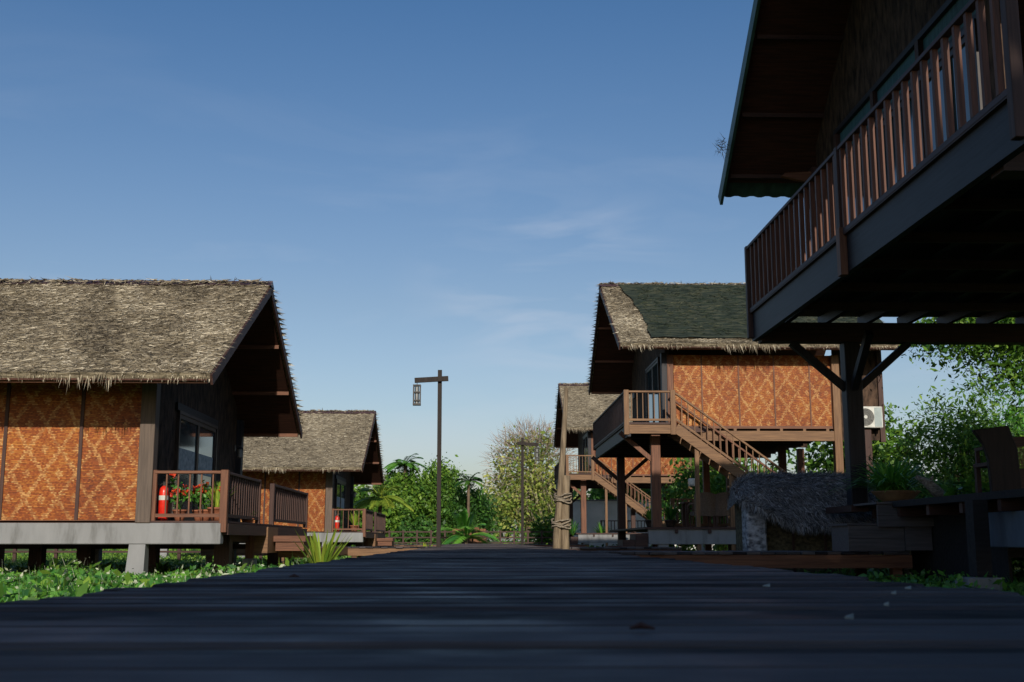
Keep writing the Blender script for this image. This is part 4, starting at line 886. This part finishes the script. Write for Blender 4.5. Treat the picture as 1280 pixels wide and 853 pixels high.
# back fence and orange board wall at the end of the boardwalk
t = thing('rail_fence', 'dark post and rail fence at the far end of the boardwalk', 'fence', (-5, 68, GZ))
for k in range(24): x = -14+k*.8; box('post', W[2], t, x-.05, x+.05, 68-.05, 68.05, GZ-.1, .75)
for z in (0., .3, .62): box('rail', W[0], t, -14.1, 4.6, 67.93, 67.945, z, z+.07)
t = thing('board_wall', 'low orange-brown board wall among the trees beyond the boardwalk', 'wall', (-1, 69.5, GZ))
for k in range(5): box('board', M['brownwall'], t, -1.6+.4*k, -1.23+.4*k, 69.5, 69.55, GZ-.1, .85+.08*(k % 2))
box('rail', W[0], t, -1.65, .42, 69.46, 69.495, .4, .5)
t = thing('field_fence', 'low dark rail fence in the field behind the nearest left house', 'fence', (-12, 38, GZ))
for k in range(12): x = -20+k*1.3; box('post', W[2], t, x-.05, x+.05, 37.95, 38.05, GZ-.1, .05)
for z in (-.22, -.02): box('rail', W[0], t, -20.1, -5.6, 37.9, 37.945, z, z+.06)

# ------------------------------------------------------------------ trees
G1 = 'bushy trees beyond the end of the boardwalk'
tree('bushy_tree', 'rounded green bushy tree just right of the farther left house', -5.4, 74, 5, [(0, 0, 2.6, 2.0, 1.8, 2.3), (.6, 0, 3.9, 1.4, 1.3, 1.2)], 620, 34, .095, 'leaf', .15, .24, G1)
tree('bushy_tree', 'tallest green bushy tree behind the nearer lamp post', -2.9, 76, 5.6, [(0, 0, 2.9, 2.1, 1.8, 2.6), (.3, 0, 4.6, 1.3, 1.2, 1.1)], 680, 34, .095, 'leaf', .17, .24, G1)
tree('bushy_tree', 'low dark bushy tree directly left of the sparse yellowish tree', -.7, 75, 4.3, [(0, 0, 2.1, 1.7, 1.5, 2.1)], 440, 32, .09, 'leaf_dark', .12, .22, G1)
tree('bushy_tree', 'green bushy tree half hidden by the farther left house', -8.2, 72, 4.6, [(0, 0, 2.3, 2.2, 1.8, 2.2)], 300, 24, .13, 'leaf', .15, .25, G1)
tree('sparse_tree', 'tall sparse yellow-olive tree with bare twigs in the middle distance', 3.5, 86, 9.0, [(0, 0, 5.2, 3.4, 2.7, 3.5), (-1.5, 0, 3.2, 2.4, 2.1, 2.5), (1.8, .3, 3.5, 2.8, 2.1, 3.1), (.6, 0, 7.4, 2.0, 1.8, 1.4)], 1000, 11, .115, 'leaf_yellow', .24, .30, None, .6, 2600)
palm('coconut_palm', 'small palm crown rising above the bushy trees on the left', -4.7, 73.5, GZ, 5.4, 20, 1.5, 'leaf_lush', .14, lw=.06)
palm('coconut_palm', 'feathery palm tips between the bushy trees and the sparse tree', -.7, 73, GZ, 4.3, 18, 1.3, 'leaf_dark', .12, lw=.06)
palm('banana_palm', 'young broad-fronded palm in front of the trees by the far end of the boardwalk', -.75, 66.5, GZ, .8, 20, 2.3, 'leaf_fresh', .12, lw=.045, upright=1.3)
palm('young_palm', 'bright yellow-green palm beside the gable of the farther left house', -4.75, 56, GZ, 2.6, 26, 1.7, 'leaf_bright', .12, lw=.04, upright=.85)
tree('understory_bush', 'green bush at the foot of the sparse tree', 4.4, 70, 2.2, [(0, 0, 1.1, 1.7, 1.0, 1.2)], 130, 24, .11, 'leaf', .06, .2, cat='bush')
tree('understory_bush', 'green bush left of the low orange board wall', -3.6, 70.6, 1.8, [(0, 0, .9, 1.9, .9, .9)], 130, 24, .11, 'leaf_dark', .06, .2, cat='bush')
# trees and shrubs at the right, between the near house and the net-roofed house
G2 = 'shrubs behind the near right house'
tree('tall_shrub', 'dense dark shrub right of the air conditioner', 12.4, 29.5, 4.3, [(0, 0, 2.3, 1.9, 1.4, 2.4), (-1.6, .6, 1.2, 1.2, 1.0, 1.3)], 760, 34, .06, 'leaf', .08, .2, G2, .35, cat='shrub')
tree('tall_shrub', 'lighter feathery shrub behind the slab chair', 14.4, 31.0, 4.0, [(0, 0, 2.2, 1.9, 1.4, 2.3)], 680, 34, .058, 'leaf_lush', .08, .2, G2, .3, cat='shrub')
tree('tall_shrub', 'low dark shrub right behind the fountain of long green leaves', 9.4, 25.5, 2.0, [(0, 0, 1.1, 1.3, 1.1, 1.1), (1.3, .2, 1.0, 1.1, 1.0, 1.0)], 300, 30, .065, 'leaf_dark', .06, .18, G2, .35, cat='shrub')
tree('tall_shrub', 'shrub behind the cane bench at the right edge', 15.6, 27.5, 3.2, [(0, 0, 1.8, 2.2, 1.4, 2.4)], 520, 30, .07, 'leaf', .08, .2, G2, .35, cat='shrub')
tree('tall_shrub', 'low leafy shrub at the lower right edge, under the platform beam', 7.9, 16.2, .9, [(0, 0, .35, .9, .9, .4)], 110, 28, .045, 'leaf_lush', .03, .12, G2, .4, cat='shrub')
tree('overhanging_tree', 'large leafy tree with branches hanging in from the upper right', 17.2, 32, 9, [(-1.2, 0, 6.6, 3.2, 2.2, 1.2), (-3.9, -.5, 6.3, 1.5, 1.2, .7), (.6, 0, 4.8, 2.2, 2, 1.1), (-2.0, 0, 5.3, 1.5, 1.2, .6), (-.6, 0, 3.6, 2.4, 1.6, 1.3), (0, 0, 8.4, 3.0, 2, 1.4)], 1500, 34, .075, 'leaf', .28, .26, None, .45, 0)
tree('bushy_tree', 'tree beyond the net-roofed house at the right', 15.5, 48, 6.5, [(0, 0, 3.6, 3.4, 2.6, 3.4)], 330, 26, .13, 'leaf', .2, .3)
tree('bushy_tree', 'bushy tree seen between the posts under the net-roofed house', 10.5, 50, 4.6, [(0, 0, 2.3, 2.6, 2., 2.3)], 300, 26, .12, 'leaf', .16, .3)
tree('bushy_tree', 'broad low bushy tree beside the farthest right house', 12.0, 58.5, 3.4, [(0, 0, 1.8, 3.4, .9, 1.9)], 300, 26, .12, 'leaf', .12, .26)
tree('bushy_tree', 'bushy tree behind the white wall', 9.0, 71, 5.0, [(0, 0, 2.5, 3.6, 2., 2.6), (4.5, 1, 2.6, 3.4, 2., 2.8)], 400, 24, .15, 'leaf', .16, .3)
# far wood closing the horizon
cs = []
for k in range(1500):
    x = random.uniform(-95, 110); hgt = 4.6+2.2*noise.noise(Vector((x*.07, 0, 0)))+1.0*noise.noise(Vector((x*.4, 0, 0))); cs.append((x, 118+random.uniform(-6, 6), GZ+hgt*random.random()**.7))
fw = clump(np.array(cs), 26, .75, .36, 'leaf_dark', None, 'distant_wood'); tag(fw, 'low dark line of distant trees along the horizon', 'trees', kind='stuff')

# unseen trees added behind the viewer to cast shade on the boardwalk
tree('added_shade_tree', 'unseen dense tree added behind the viewer to shade the boardwalk', 3.2, -12, 14, [(-.5, 0, 5, 3.2, 3, 4.6), (.9, 0, 10.2, 2.9, 3.2, 4.6)], 950, 12, .5, 'leaf_dark', .35, .5, None)
tree('added_shade_tree', 'unseen dense tree added behind the viewer at right to cast shade', 8.2, -12, 12, [(0, 0, 5, 3.8, 3, 4.8), (0.6, 0, 9.5, 3.6, 3, 3.8)], 1000, 12, .5, 'leaf_dark', .32, .5, None)

# fallen leaves on the boards
for i, (x, y, lab) in enumerate(((.95, 2.75, 'pale fallen petal nearest the bottom right corner of the boardwalk'), (1.18, 3.35, 'pale fallen petal right of centre on the dark boards'), (.72, 2.3, 'pale fallen petal lowest on the dark boards'), (1.35, 3.7, 'pale fallen petal farthest right on the boards'), (.95, 3.9, 'tiny pale petal farthest away on the dark boards'))):
    k = .45+.1*i; v = [(x-.016*k, y-.01*k, .011), (x+.010*k, y-.014*k, .009), (x+.018*k, y+.010*k, .017), (x-.002, y+.016*k, .012)]
    o = MB().add(v+[(a, b, c+.003) for a, b, c in v], [(3, 2, 1, 0), (4, 5, 6, 7), (0, 1, 5, 4), (1, 2, 6, 5), (2, 3, 7, 6), (3, 0, 4, 7)]).build('fallen_petal', M['curled_petal']); tag(o, lab, 'petal', 'pale petals fallen on the boards')
for i, (x, y, lab) in enumerate(((.28, 2.05, 'dark curled dead leaf on the boards near the bottom centre'), (-.78, 5.0, 'brown dead leaf on the boards left of centre'))):
    o = MB().tube([(x-.02, y, .011), (x, y+.01, .016), (x+.022, y-.005, .011)], [.002, .007, .002], 7).build('dead_leaf', W[0]); tag(o, lab, 'dead leaf', 'dead leaves on the boards')
